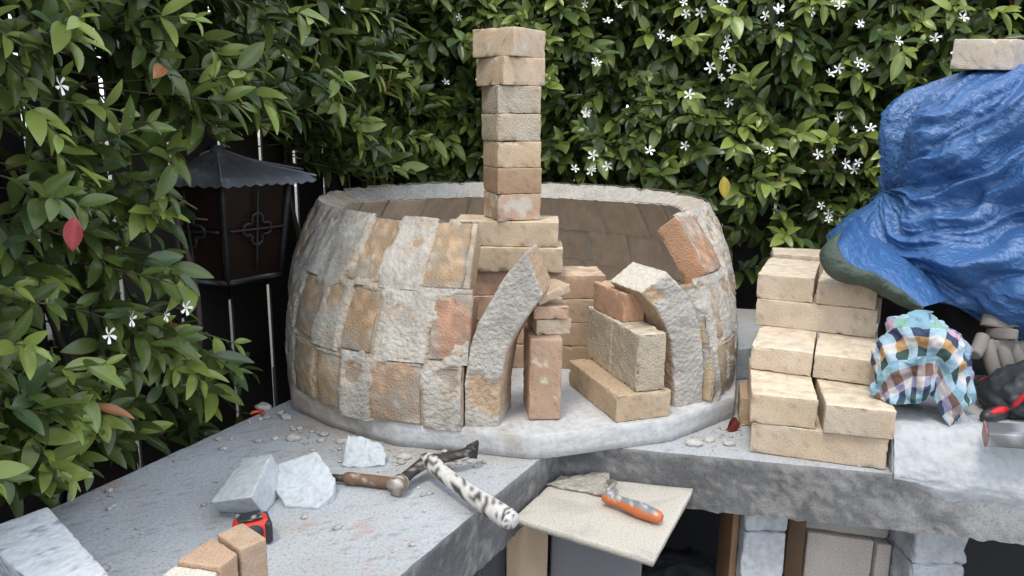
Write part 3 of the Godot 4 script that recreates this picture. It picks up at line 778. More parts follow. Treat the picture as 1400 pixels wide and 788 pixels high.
# ------------------------------------------------------------------ rubble and tools on the slab
func make_debris() -> void:
	var bl := func(p: Vector3, _n: Vector3) -> Color: return Color(0.50, 0.54, 0.57) * (1.0 + n3(p, 25.0) * 0.12 - sst(0.25, 0.45, n3(p, 110.0, 5.0)) * 0.2 + n3(p, 90.0, 3.0) * 0.05)
	var rg := "broken pale blue block pieces on the counter"
	tag(put("block_piece", hexa([Vector3(-0.484, 0.8015, -1.170), Vector3(-0.407, 0.8015, -1.167), Vector3(-0.398, 0.8015, -1.262), Vector3(-0.479, 0.8015, -1.284), Vector3(-0.486, 0.835, -1.140), Vector3(-0.409, 0.860, -1.112), Vector3(-0.419, 0.870, -1.254), Vector3(-0.481, 0.845, -1.286)], 0.006, 0.002, bl, 0.0022), mats.block), "largest pale blue block piece with a sloping top, left of the three", "broken block", rg)
	tag(put("block_piece", plate([Vector3(-0.419, 0.840, -1.273), Vector3(-0.353, 0.854, -1.302), Vector3(-0.327, 0.840, -1.269), Vector3(-0.307, 0.829, -1.244), Vector3(-0.304, 0.814, -1.209), Vector3(-0.324, 0.804, -1.185), Vector3(-0.379, 0.804, -1.188), Vector3(-0.404, 0.817, -1.221)], Vector3(-0.017, 0.914, 0.406), 0.036, bl, 0.0012, 0.0015, 5), mats.block), "flat pale blue block piece with a ragged rim, leaning towards the viewer in the middle", "broken block", rg)
	tag(put("block_piece", plate([Vector3(-0.318, 0.844, -1.400), Vector3(-0.281, 0.839, -1.396), Vector3(-0.251, 0.831, -1.387), Vector3(-0.238, 0.819, -1.371), Vector3(-0.239, 0.804, -1.350), Vector3(-0.284, 0.801, -1.345), Vector3(-0.319, 0.804, -1.348)], Vector3(0.015, 0.788, 0.615), 0.03, bl, 0.0022, 0.002, 6), mats.block), "smallest pale blue block piece with a knobbly face, close to the oven", "broken block", rg)
	# white splattered block at the lower left
	var wsp := func(p: Vector3, n: Vector3) -> Color:
		var k := n3(Vector3(p.x * 0.8 + p.z, p.y, (p.z - p.x) * 0.3), 20.0) * 0.8 + n3(p, 90.0, 4.0) * 0.7
		var edge := 1.0 if n.y < 0.5 else 0.0
		return Color(0.66, 0.70, 0.74).lerp(Color(0.16, 0.18, 0.22), sst(0.3, 0.55, k + edge * 0.3) * 0.7)
	tag(put("splattered_block", hexa([Vector3(-0.735, 0.8015, -0.98), Vector3(-0.50, 0.8015, -0.83), Vector3(-0.515, 0.8015, -0.885), Vector3(-0.695, 0.8015, -1.062), Vector3(-0.76, 0.868, -0.985), Vector3(-0.50, 0.868, -0.79), Vector3(-0.511, 0.868, -0.885), Vector3(-0.697, 0.870, -1.060)], 0.006, 0.004, wsp, 0.0016), mats.render), "white splattered grey block at the counter's near left corner", "block")
	# crumbs of mortar: nobody could count them
	var cm := MultiMesh.new()
	cm.transform_format = MultiMesh.TRANSFORM_3D
	cm.use_colors = true
	cm.mesh = rock_mesh(1.7)
	var xs := []
	for i in 420:
		var deg := rng.randf_range(-62.0, -4.0) if i < 300 else rng.randf_range(30.0, 52.0)
		var th := deg_to_rad(deg)
		var rr := 0.695 + absf(rng.randfn(0.0, 0.035 if i < 300 else 0.025))
		if i > 390: rr = 0.7 + rng.randf() * 0.5
		var p := OVEN + Vector3(sin(th) * rr, SLAB + 0.001, cos(th) * rr)
		if on_slab(p): xs.append(p)
	for i in 260:
		var p := Vector3(rng.randf_range(-0.75, 0.0), SLAB + 0.001, rng.randf_range(-1.7, -0.8))
		if on_slab(p): xs.append(p)
	cm.instance_count = xs.size()
	for i in xs.size():
		var s := 0.0012 + pow(rng.randf(), 5.0) * 0.009
		var b := Basis.from_euler(Vector3(rng.randf() * 6, rng.randf() * 6, rng.randf() * 6)).scaled(Vector3(s, s * 0.55, s))
		cm.set_instance_transform(i, Transform3D(b, xs[i] + Vector3(0, s * 0.2, 0)))
		var k := rng.randf_range(0.75, 1.1)
		cm.set_instance_color(i, Color(k, k, k))
	var mi := MultiMeshInstance3D.new()
	mi.name = "mortar_crumbs"
	mi.multimesh = cm
	mi.material_override = mats.mortar
	add_child(mi)
	tag(mi, "pale mortar crumbs strewn over the counter round the oven's foot", "rubble", "", "stuff")
	# larger chips one can tell apart
	var cg := "mortar chips by the oven"
	for k in [[-0.142, -1.352, 0.020, "long flat mortar chip just behind the hammer head"], [-0.100, -1.386, 0.016, "mortar chip against the hearth's front above the hammer blade"], [-0.207, -1.392, 0.014, "mortar chip between the small pale block piece and the hearth"], [-0.560, -1.640, 0.020, "mortar lump on the counter's back edge near the fence"], [-0.492, -1.585, 0.014, "mortar chip near the orange plastic piece"], [0.375, -1.468, 0.017, "mortar chip on the counter between the oven and the brick stack"], [0.412, -1.487, 0.013, "small mortar chip near the dry red leaf"], [0.447, -1.470, 0.013, "round mortar chip close to the bottom brick of the stack"], [-0.445, -1.475, 0.016, "flat mortar chip left of the oven's stained foot"]]:
		var s: float = k[2]
		var x := put("mortar_chip", rock_mesh(float(k[0]) * 9.0 + 5.0), mats.mortar, null, Vector3(k[0], SLAB + s * 0.25, k[1]), Basis(Vector3.UP, rng.randf() * 6.0).scaled(Vector3(s, s * 0.45, s * 0.7)))
		tag(x, k[3], "mortar chip", cg)
	# orange plastic ring piece
	var ring := []
	for i in 9:
		var a := deg_to_rad(-20.0 + i * 27.0)
		ring.append(Vector3(-0.562 + cos(a) * 0.013, 0.805, -1.602 - sin(a) * 0.011))
	tag(put("plastic_hook", tube(ring, [0.002, 0.0035, 0.004, 0.004, 0.004, 0.004, 0.004, 0.0035, 0.002], 8, func(_p: Vector3, _n: Vector3) -> Color: return lin(205, 82, 52), 2), mats.plastic), "curved orange plastic piece on the counter's back edge left of the oven", "plastic piece")
	# dry red leaf
	tag(put("dry_leaf", leaf_mesh(0.5, 0.35, 0.5, lin(92, 38, 36), lin(120, 60, 50)), mats.leaf, null, Vector3(0.462, 0.803, -1.535), Basis.from_euler(Vector3(0.9, 1.2, 0.5)).scaled(Vector3.ONE * 0.055)), "dry dark red leaf on the counter between oven and brick stack", "leaf")

func on_slab(p: Vector3) -> bool:
	# left wing or the strip before the right wing's edge
	var a := Vector2(p.x, p.z)
	var e1 := Vector2(0.101, -1.475); var d1 := Vector2(-0.476, 0.879)
	var e2 := Vector2(-0.514, -1.711); var d2 := Vector2(-0.433, 0.90)
	if a.x > 0.1: return (a - e1).dot(Vector2(0.207, -0.978)) > 0.008
	return d1.cross(a - e1) > 0.008 and d2.cross(a - e2) < -0.008

func rock_mesh(sd: float) -> ArrayMesh:
	var q := Vector3(sd, sd * 2.0, -sd)
	return surf(8, 5, func(u: float, v: float) -> Array:
		var p := Vector3(sin(v * PI) * cos(u * TAU), cos(v * PI), sin(v * PI) * sin(u * TAU))
		return [p * (1.0 + n3(p + q, 1.3) * 0.7), Color(0.50, 0.485, 0.45)])

func make_tools() -> void:
	# brick hammer: dark head with blade, white splattered handle
	var dark := func(p: Vector3, _n: Vector3) -> Color:
		return Color(0.055, 0.05, 0.048).lerp(Color(0.5, 0.48, 0.44), sst(0.25, 0.45, n3(p, 60.0)) * 0.6)
	var spl := func(p: Vector3, _n: Vector3) -> Color:
		return Color(0.62, 0.61, 0.59).lerp(Color(0.06, 0.055, 0.05), sst(0.08, 0.2, n3(p, 38.0) * 0.45 + n3(p, 130.0, 3.0) * 1.0 - (p.x + 0.06) * 0.8))
	var h := thing("brick_hammer", "brick hammer with dark steel blade and white splattered handle over the counter's edge", "hammer")
	put("head", tube([Vector3(-0.192, 0.822, -1.245), Vector3(-0.178, 0.826, -1.275), Vector3(-0.150, 0.834, -1.305), Vector3(-0.115, 0.834, -1.325), Vector3(-0.085, 0.836, -1.340), Vector3(-0.068, 0.846, -1.345)], [0.013, 0.011, 0.0145, 0.012, 0.011, 0.012], 10, dark, 4, 0.75), mats.steel, h)
	put("striking_face", tube([Vector3(-0.200, 0.819, -1.228), Vector3(-0.195, 0.821, -1.239), Vector3(-0.190, 0.8225, -1.250)], [0.0165, 0.0175, 0.015], 10, func(p: Vector3, _n: Vector3) -> Color: return Color(0.55, 0.51, 0.45).lerp(Color(0.2, 0.14, 0.1), sst(0.0, 0.2, n3(p, 70.0)))), mats.steel, h)
	put("blade", hexa([Vector3(-0.078, 0.828, -1.336), Vector3(-0.062, 0.822, -1.342), Vector3(-0.066, 0.822, -1.356), Vector3(-0.082, 0.828, -1.350), Vector3(-0.080, 0.848, -1.334), Vector3(-0.058, 0.857, -1.342), Vector3(-0.061, 0.857, -1.354), Vector3(-0.083, 0.848, -1.347)], 0.008, 0.001, dark, 0.0005), mats.steel, h)
	put("handle", tube([Vector3(-0.158, 0.838, -1.318), Vector3(-0.142, 0.836, -1.293), Vector3(-0.115, 0.832, -1.255), Vector3(-0.075, 0.828, -1.205), Vector3(-0.035, 0.827, -1.155), Vector3(-0.004, 0.827, -1.115), Vector3(0.004, 0.827, -1.104)], [0.010, 0.0165, 0.0145, 0.0155, 0.0175, 0.0185, 0.014], 14, spl, 6, 0.9), mats.paint_metal, h)
	# wooden handled tool behind it
	var w := thing("wooden_handled_chisel", "worn brown wooden tool handle lying left of the brick hammer", "chisel")
	put("handle", tube([Vector3(-0.300, 0.812, -1.278), Vector3(-0.292, 0.813, -1.277), Vector3(-0.265, 0.813, -1.272), Vector3(-0.235, 0.812, -1.266), Vector3(-0.205, 0.812, -1.260)], [0.006, 0.0115, 0.0105, 0.011, 0.0115], 12, func(p: Vector3, _n: Vector3) -> Color: return Color(0.17, 0.105, 0.07).lerp(Color(0.42, 0.36, 0.3), sst(0.2, 0.5, n3(p, 50.0))), 4), mats.wood, w)
	put("shank", tube([Vector3(-0.322, 0.811, -1.283), Vector3(-0.298, 0.812, -1.278)], [0.0065, 0.007], 8, func(_p: Vector3, _n: Vector3) -> Color: return Color(0.07, 0.06, 0.055), 2), mats.steel, w)
	# tape measure
	var tp := thing("tape_measure", "red and black tape measure half hidden behind the foreground bricks", "tape measure", Vector3(-0.400, 0.8015, -1.082), 28.0)
	var red := func(_p: Vector3, r: Vector3, n: Vector3) -> Array:
		var a := atan2(r.y, r.x)
		return [r * Vector3(1, 1.0 + 0.08 * cos(a * 2.0), 1) + Vector3(0, 0.0205, 0), lin(198, 58, 48) if absf(n.z) < 0.95 else lin(190, 60, 50)]
	put("case", box(Vector3(0.054, 0.040, 0.040), 0.005, 0.012, red), mats.plastic, tp)
	put("grip", box(Vector3(0.012, 0.036, 0.043), 0.005, 0.005, func(_p: Vector3, r: Vector3, _n: Vector3) -> Array: return [r + Vector3(0.023, 0.0185, 0), Color(0.03, 0.03, 0.032)]), mats.plastic, tp)
	put("label_plate", box(Vector3(0.036, 0.0035, 0.026), 0.006, 0.0012, func(_p: Vector3, r: Vector3, _n: Vector3) -> Array: return [r + Vector3(-0.002, 0.0425, 0), Color(0.035, 0.035, 0.038).lerp(Color(0.45, 0.45, 0.42), sst(0.2, 0.3, n3(r, 140.0)))]), mats.plastic, tp)
	put("side_plate", tube([Vector3(0, 0.0225, 0.0205), Vector3(0, 0.0225, 0.0225)], [0.015, 0.0135], 18, func(_p: Vector3, _n: Vector3) -> Color: return Color(0.035, 0.035, 0.038), 1), mats.plastic, tp)
	# tile with the trowel
	var ty := 0.732
	var bc := func(p: Vector3, _n: Vector3) -> Color: return Color(0.53, 0.50, 0.44).lerp(Color(0.40, 0.375, 0.34), sst(0.0, 0.45, n3(p, 10.0) + n3(p, 45.0, 4.0) * 0.5) * 0.6)
	tag(put("mortar_board", plate([Vector3(0.103, ty, -1.464), Vector3(0.008, ty, -1.290), Vector3(0.240, ty, -1.152), Vector3(0.366, ty, -1.412)], Vector3.UP, 0.012, bc, 0.0006, 0.001, 12), mats.stone), "square cream board used as a mortar board under the oven's front", "board")
	var tr := thing("trowel", "pointing trowel with mortar caked blade and orange handle on the cream board", "trowel")
	var tc := func(p: Vector3, _n: Vector3) -> Color: return Color(0.40, 0.375, 0.33) * (1.0 + n3(p * Vector3(0.5, 1, 2), 60.0) * 0.4)
	put("blade", plate([Vector3(0.072, 0.739, -1.414), Vector3(0.136, 0.741, -1.445), Vector3(0.203, 0.742, -1.470), Vector3(0.198, 0.742, -1.42), Vector3(0.187, 0.741, -1.366), Vector3(0.130, 0.740, -1.390)], Vector3.UP, 0.005, tc, 0.0022, 0.001, 6), mats.mortar, tr)
	put("neck", tube([Vector3(0.197, 0.742, -1.415), Vector3(0.205, 0.750, -1.398), Vector3(0.201, 0.758, -1.372), Vector3(0.188, 0.757, -1.352), Vector3(0.185, 0.751, -1.342)], [0.006, 0.0055, 0.005, 0.0055, 0.006], 8, tc, 4), mats.steel, tr)
	var hd := Vector3(0.092, -0.004, 0.074)
	var hc := func(p: Vector3, n: Vector3) -> Color:
		return lin(186, 104, 60).lerp(Color(0.16, 0.18, 0.19).lerp(Color(0.42, 0.42, 0.40), sst(0.0, 0.3, n3(p, 80.0))), sst(0.0, 0.3, n.y * 0.75 - n.z * 0.3 + n3(p, 40.0) * 0.3 - 0.12) * (1.0 - sst(0.262, 0.27, p.x)))
	var h0 := Vector3(0.180, 0.750, -1.342)
	put("handle", tube([h0, h0 + hd * 0.08, h0 + hd * 0.3, h0 + hd * 0.65, h0 + hd * 0.95, h0 + hd * 1.03], [0.011, 0.0125, 0.0110, 0.0150, 0.0118, 0.007], 14, hc, 6), mats.plastic, tr)

# ------------------------------------------------------------------ under the counter
func make_under() -> void:
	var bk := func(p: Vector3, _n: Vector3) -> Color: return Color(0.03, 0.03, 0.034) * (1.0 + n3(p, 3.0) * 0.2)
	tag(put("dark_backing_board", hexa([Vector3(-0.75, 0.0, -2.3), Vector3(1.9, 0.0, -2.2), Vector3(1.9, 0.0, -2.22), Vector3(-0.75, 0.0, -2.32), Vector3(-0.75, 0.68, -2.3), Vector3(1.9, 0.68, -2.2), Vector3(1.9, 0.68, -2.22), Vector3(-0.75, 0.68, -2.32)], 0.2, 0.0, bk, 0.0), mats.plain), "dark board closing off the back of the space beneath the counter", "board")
	var gp := func(p: Vector3, _n: Vector3) -> Color: return Color(0.17, 0.175, 0.195) * (1.0 + n3(p, 6.0) * 0.08)
	var binm := box(Vector3(0.36, 0.485, 0.3), 0.03, 0.05, func(_p: Vector3, r: Vector3, _n: Vector3) -> Array: return [r + Vector3(0, 0.2425, 0), gp.call(r, Vector3.UP)])
	var bn := thing("plastic_storage_bin", "grey plastic bin with rounded corners under the left counter", "storage bin", Vector3(-0.19, 0.0, -1.79))
	put("bin_body", binm, mats.plastic, bn)
	for x in [-0.12, -0.06, 0.0, 0.06, 0.12]:
		put("rib", box(Vector3(0.012, 0.40, 0.008), 0.1, 0.003, func(_p: Vector3, r: Vector3, _n: Vector3) -> Array: return [r + Vector3(x, 0.22, 0.152), gp.call(r, Vector3.UP)]), mats.plastic, bn)
	var wp := func(p: Vector3, _n: Vector3) -> Color: return Color(0.40, 0.31, 0.22) * (1.0 + n3(p * Vector3(4, 0.4, 4), 12.0) * 0.14)
	tag(put("timber_post", hexa([Vector3(-0.006, 0, -1.34), Vector3(0.074, 0, -1.34), Vector3(0.074, 0, -1.43), Vector3(-0.006, 0, -1.43), Vector3(-0.006, 0.6845, -1.34), Vector3(0.074, 0.6845, -1.34), Vector3(0.074, 0.6845, -1.43), Vector3(-0.006, 0.6845, -1.43)], 0.03, 0.003, wp, 0.001), mats.wood), "pale tan post under the mortar board, right of the grey bin", "post")
	tag(put("grey_panel", hexa([Vector3(0.083, 0, -1.38), Vector3(0.262, 0, -1.36), Vector3(0.262, 0, -1.39), Vector3(0.083, 0, -1.41), Vector3(0.083, 0.7185, -1.38), Vector3(0.262, 0.7185, -1.36), Vector3(0.262, 0.7185, -1.39), Vector3(0.083, 0.7185, -1.41)], 0.03, 0.004, func(p: Vector3, n: Vector3) -> Color: return gp.call(p, n) * 0.85, 0.0005), mats.plastic), "flat grey plastic panel standing under the mortar board", "panel")
	# black rubbish bag
	var bagm := surf(72, 40, func(u: float, v: float) -> Array:
		var a := u * TAU
		var ph := v * PI
		var d := Vector3(sin(ph) * cos(a), cos(ph), sin(ph) * sin(a))
		var p := d * Vector3(0.19, 0.21, 0.16)
		var f := rd(d * Vector3(1, 0.5, 1), 1.4, 3.0) * 0.045 + n3(d, 3.0) * 0.02 + rd(d, 4.0, 8.0) * 0.012
		p += d * f * sin(ph)
		p.y = maxf(p.y, -0.19)
		return [p, Color(0.06, 0.065, 0.07)])
	tag(put("rubbish_bag", bagm, mats.bag, null, Vector3(0.43, 0.195, -1.68)), "crumpled black plastic bag in the dark opening below the mortar board", "bag")
	# planks beside the first pillar
	var pl := func(p: Vector3, _n: Vector3) -> Color: return Color(0.25, 0.15, 0.085) * (1.0 + n3(p * Vector3(5, 0.3, 5), 12.0) * 0.25)
	tag(put("timber_plank", hexa([Vector3(0.470, 0, -1.475), Vector3(0.484, 0, -1.475), Vector3(0.484, 0, -1.57), Vector3(0.470, 0, -1.57), Vector3(0.470, 0.682, -1.475), Vector3(0.484, 0.682, -1.475), Vector3(0.484, 0.682, -1.57), Vector3(0.470, 0.682, -1.57)], 0.04, 0.002, pl, 0.0006), mats.wood), "brown plank edge against the left side of the first white pillar", "plank")
	tag(put("timber_plank", hexa([Vector3(0.598, 0, -1.50), Vector3(0.632, 0, -1.49), Vector3(0.632, 0, -1.60), Vector3(0.598, 0, -1.60), Vector3(0.598, 0.682, -1.50), Vector3(0.632, 0.682, -1.49), Vector3(0.632, 0.682, -1.60), Vector3(0.598, 0.682, -1.60)], 0.04, 0.002, func(p: Vector3, n: Vector3) -> Color: return pl.call(p, n) * 0.45, 0.0008), mats.wood), "dark brown timber standing right of the first white pillar", "plank")
	# stored slabs
	var stone := func(p: Vector3, _n: Vector3) -> Color: return Color(0.36, 0.345, 0.335) * (1.0 + n3(p, 10.0) * 0.12)
	tag(put("stored_slab", hexa([Vector3(0.652, 0.573, -1.545), Vector3(0.826, 0.558, -1.525), Vector3(0.826, 0.558, -1.62), Vector3(0.652, 0.573, -1.62), Vector3(0.652, 0.68, -1.545), Vector3(0.846, 0.675, -1.525), Vector3(0.846, 0.675, -1.62), Vector3(0.652, 0.68, -1.62)], 0.012, 0.005, stone, 0.0012), mats.stone), "grey stone slab wedged under the counter, resting on the pale slabs", "slab")
	var pst := func(p: Vector3, _n: Vector3) -> Color: return Color(0.50, 0.45, 0.41) * (1.0 + n3(p, 9.0) * 0.14)
	tag(put("stored_slab", hexa([Vector3(0.652, 0, -1.535), Vector3(0.792, 0, -1.52), Vector3(0.792, 0, -1.62), Vector3(0.652, 0, -1.62), Vector3(0.656, 0.568, -1.535), Vector3(0.797, 0.556, -1.52), Vector3(0.797, 0.556, -1.62), Vector3(0.656, 0.568, -1.62)], 0.014, 0.004, pst, 0.001), mats.stone), "wide pale slab standing on end under the grey one", "slab")
	tag(put("stored_slab", hexa([Vector3(0.797, 0, -1.512), Vector3(0.830, 0, -1.51), Vector3(0.830, 0, -1.62), Vector3(0.797, 0, -1.62), Vector3(0.801, 0.555, -1.512), Vector3(0.832, 0.552, -1.51), Vector3(0.832, 0.552, -1.62), Vector3(0.801, 0.555, -1.62)], 0.014, 0.004, pst, 0.001), mats.stone), "narrow pale slab on end between the wide slab and the second pillar", "slab")
	# low pale block between oven and stack
	tag(put("pale_block", hexa([Vector3(0.57, 0.8015, -1.87), Vector3(0.72, 0.8015, -1.92), Vector3(0.74, 0.8015, -2.0), Vector3(0.59, 0.8015, -1.98), Vector3(0.57, 0.885, -1.87), Vector3(0.72, 0.885, -1.92), Vector3(0.74, 0.885, -2.0), Vector3(0.59, 0.885, -1.98)], 0.014, 0.003, func(p: Vector3, _n: Vector3) -> Color: return Color(0.44, 0.49, 0.54) * (1.0 + n3(p, 10.0) * 0.1), 0.001), mats.render), "pale blue rendered block on the counter behind the brick stack", "block")

# ------------------------------------------------------------------ tarp and things at the right
func make_tarp() -> void:
	var t := thing("blue_tarp", "crumpled blue tarpaulin draped over a bulky heap at the right", "tarpaulin")
	var ce := Vector3(1.28, 0, -1.86)
	# height, radius towards the left, radius towards the viewer
	var pr := [[1.556, 0.02, 0.02], [1.550, 0.14, 0.10], [1.535, 0.225, 0.17], [1.505, 0.29, 0.22], [1.465, 0.33, 0.255], [1.42, 0.352, 0.275], [1.37, 0.365, 0.28], [1.31, 0.362, 0.255], [1.285, 0.358, 0.245], [1.25, 0.385, 0.28], [1.20, 0.435, 0.325], [1.155, 0.465, 0.36], [1.10, 0.445, 0.36], [1.04, 0.385, 0.325], [0.98, 0.29, 0.26]]
	var blue := Color(0.042, 0.115, 0.285)
	var f := func(u: float, v: float) -> Array:
		var a := lerpf(-0.15, TAU - 0.15, u)          # 0 to the right, PI/2 to the viewer, PI to the left
		var k := v * (pr.size() - 1)
		var i := mini(int(k), pr.size() - 2)
		var y := lerpf(pr[i][0], pr[i + 1][0], k - i)
		var rx := lerpf(pr[i][1], pr[i + 1][1], k - i)
		var rz := lerpf(pr[i][2], pr[i + 1][2], k - i)
		var d := Vector3(cos(a), 0, sin(a))
		var right := clampf(d.x, -1, 1)
		# the waist slants: higher to the left, lower towards the right
		var yy := y + sst(-0.9, 0.6, right) * (-0.10 * exp(-pow((y - 1.29) / 0.10, 2.0)))
		yy += sst(1.36, 1.52, y) * clampf((ce.x + d.x * rx - 0.98) * 0.22, -0.03, 0.03)
		# hem hangs in a curve, lowest in the front
		yy += sst(1.08, 0.98, y) * (0.09 * sst(-0.55, -0.98, right) + 0.05 * sst(-0.1, 0.4, right))
		var p := ce + Vector3(d.x * rx, yy, d.z * rz)
		var up := sst(0.0, 0.3, v)
		# soft folds fan out from the gathered waist at the left, with sharper creases riding on them
		var gx := a / PI * 1.9
		var dx := 1.9 - gx + 0.12
		var dyy := (y - 1.285) * 2.2
		var ang := atan2(dyy, absf(dx))
		var rad := sqrt(dx * dx + dyy * dyy)
		var grow_in := sst(0.05, 0.5, rad)
		ang += n3(Vector3(dx, dyy, 1.0), 1.1, 30.0) * 0.55
		var fan := Vector3(ang * 1.9, rad * 0.8, 3.0)
		var fold := n3(fan, 1.5, 2.0) * 0.075 * grow_in + rd(fan * Vector3(1.0, 0.8, 1), 1.6, 7.0) * 0.026 * (0.4 + 0.6 * grow_in)
		var crease := rd(fan * Vector3(2.2, 1.3, 1), 2.2, 11.0) * 0.006
		var soft := sst(-0.25, 0.35, n3(p, 3.0, 14.0))
		var fine := (rd(p + d * 0.1, 8.0, 5.0) * 0.008 + rd(p * Vector3(1, 1.5, 1), 21.0, 9.0) * 0.002) * (0.25 + 0.75 * soft) + n3(p, 40.0) * 0.0008
		p += (d + Vector3(0, 0.35 * (1.0 - v), 0)) * (fold + crease + fine) * up
		var c := blue * (1.0 + n3(p, 5.0) * 0.10)
		return [p, c]
	var m := surf(460, 260, f)
	put("sheet", m, mats.tarp, t)
	# folded edge that shows the dark green underside
	var gc := func(p: Vector3, _n: Vector3) -> Color: return Color(0.055, 0.075, 0.06) * (1.0 + n3(p, 14.0) * 0.35)
	var la := [Vector3(0.726, 1.215, -1.680), Vector3(0.711, 1.190, -1.660), Vector3(0.711, 1.165, -1.630), Vector3(0.732, 1.146, -1.610), Vector3(0.763, 1.138, -1.590), Vector3(0.802, 1.114, -1.570), Vector3(0.853, 1.076, -1.550)]
	var lb := [Vector3(0.715, 1.204, -1.690), Vector3(0.678, 1.174, -1.670), Vector3(0.679, 1.135, -1.650), Vector3(0.707, 1.110, -1.630), Vector3(0.756, 1.103, -1.600), Vector3(0.807, 1.077, -1.580), Vector3(0.855, 1.054, -1.560)]
	var ca := Curve3D.new()
	var cb := Curve3D.new()
	for i in 7:
		ca.add_point(la[i], ((la[maxi(i - 1, 0)] as Vector3) - la[mini(i + 1, 6)]) / 6.0, ((la[mini(i + 1, 6)] as Vector3) - la[maxi(i - 1, 0)]) / 6.0)
		cb.add_point(lb[i], ((lb[maxi(i - 1, 0)] as Vector3) - lb[mini(i + 1, 6)]) / 6.0, ((lb[mini(i + 1, 6)] as Vector3) - lb[maxi(i - 1, 0)]) / 6.0)
	var lip := surf(60, 16, func(u: float, v: float) -> Array:
		var k := mini(int(u * 6.0), 5)
		var pa := ca.sample(k, u * 6.0 - k)
		var pb := cb.sample(k, u * 6.0 - k)
		var w := pa.distance_to(pb)
		# round the rim and back underneath, so that it has both faces
		var an := v * PI * 1.35 - PI * 0.18
		var p := pa.lerp(pb, 0.5 - 0.5 * cos(an)) + Vector3(-0.25, 0.15, 0.9) * sin(an) * w * 0.42
		p += Vector3(0, 0.4, 0.9) * (rd(p, 12.0, 3.0) * 0.006 + n3(p, 30.0) * 0.002)
		return [p, gc.call(p, Vector3.UP)])
	put("folded_edge", lip, mats.tarp_under, t)
	# the sheet runs on from the heap to that edge, over the top of the brick stack
	var lt := [Vector3(0.84, 1.235, -1.87), Vector3(0.85, 1.205, -1.84), Vector3(0.87, 1.18, -1.79), Vector3(0.89, 1.16, -1.75), Vector3(0.91, 1.14, -1.71), Vector3(0.94, 1.11, -1.68), Vector3(0.97, 1.07, -1.65)]
	var cc3 := Curve3D.new()
	for i in 7: cc3.add_point(lt[i], ((lt[maxi(i - 1, 0)] as Vector3) - lt[mini(i + 1, 6)]) / 6.0, ((lt[mini(i + 1, 6)] as Vector3) - lt[maxi(i - 1, 0)]) / 6.0)
	var flap := surf(70, 40, func(u: float, v: float) -> Array:
		var k := mini(int(u * 6.0), 5)
		var pa := ca.sample(k, u * 6.0 - k)
		var pt := cc3.sample(k, u * 6.0 - k)
		var p := pa.lerp(pt, v) + Vector3(-0.1, 0.35, 0.9) * (0.012 * sin(v * PI))
		p += Vector3(0, 0.4, 0.9) * (rd(p, 9.0, 5.0) * 0.008 + rd(p, 20.0, 9.0) * 0.003) * sst(0.0, 0.2, v)
		return [p, blue * (1.0 + n3(p, 5.0) * 0.10)])
	put("loose_flap", flap, mats.tarp, t)
	# what stands below the hem, in the dark
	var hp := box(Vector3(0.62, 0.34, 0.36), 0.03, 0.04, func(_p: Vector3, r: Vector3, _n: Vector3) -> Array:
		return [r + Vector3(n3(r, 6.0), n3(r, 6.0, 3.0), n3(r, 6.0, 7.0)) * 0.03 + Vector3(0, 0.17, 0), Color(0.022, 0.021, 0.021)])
	tag(put("dark_crate", hp, mats.plain, null, Vector3(1.34, 0.803, -1.94)), "dark crate in the shade beneath the blue tarp", "crate")

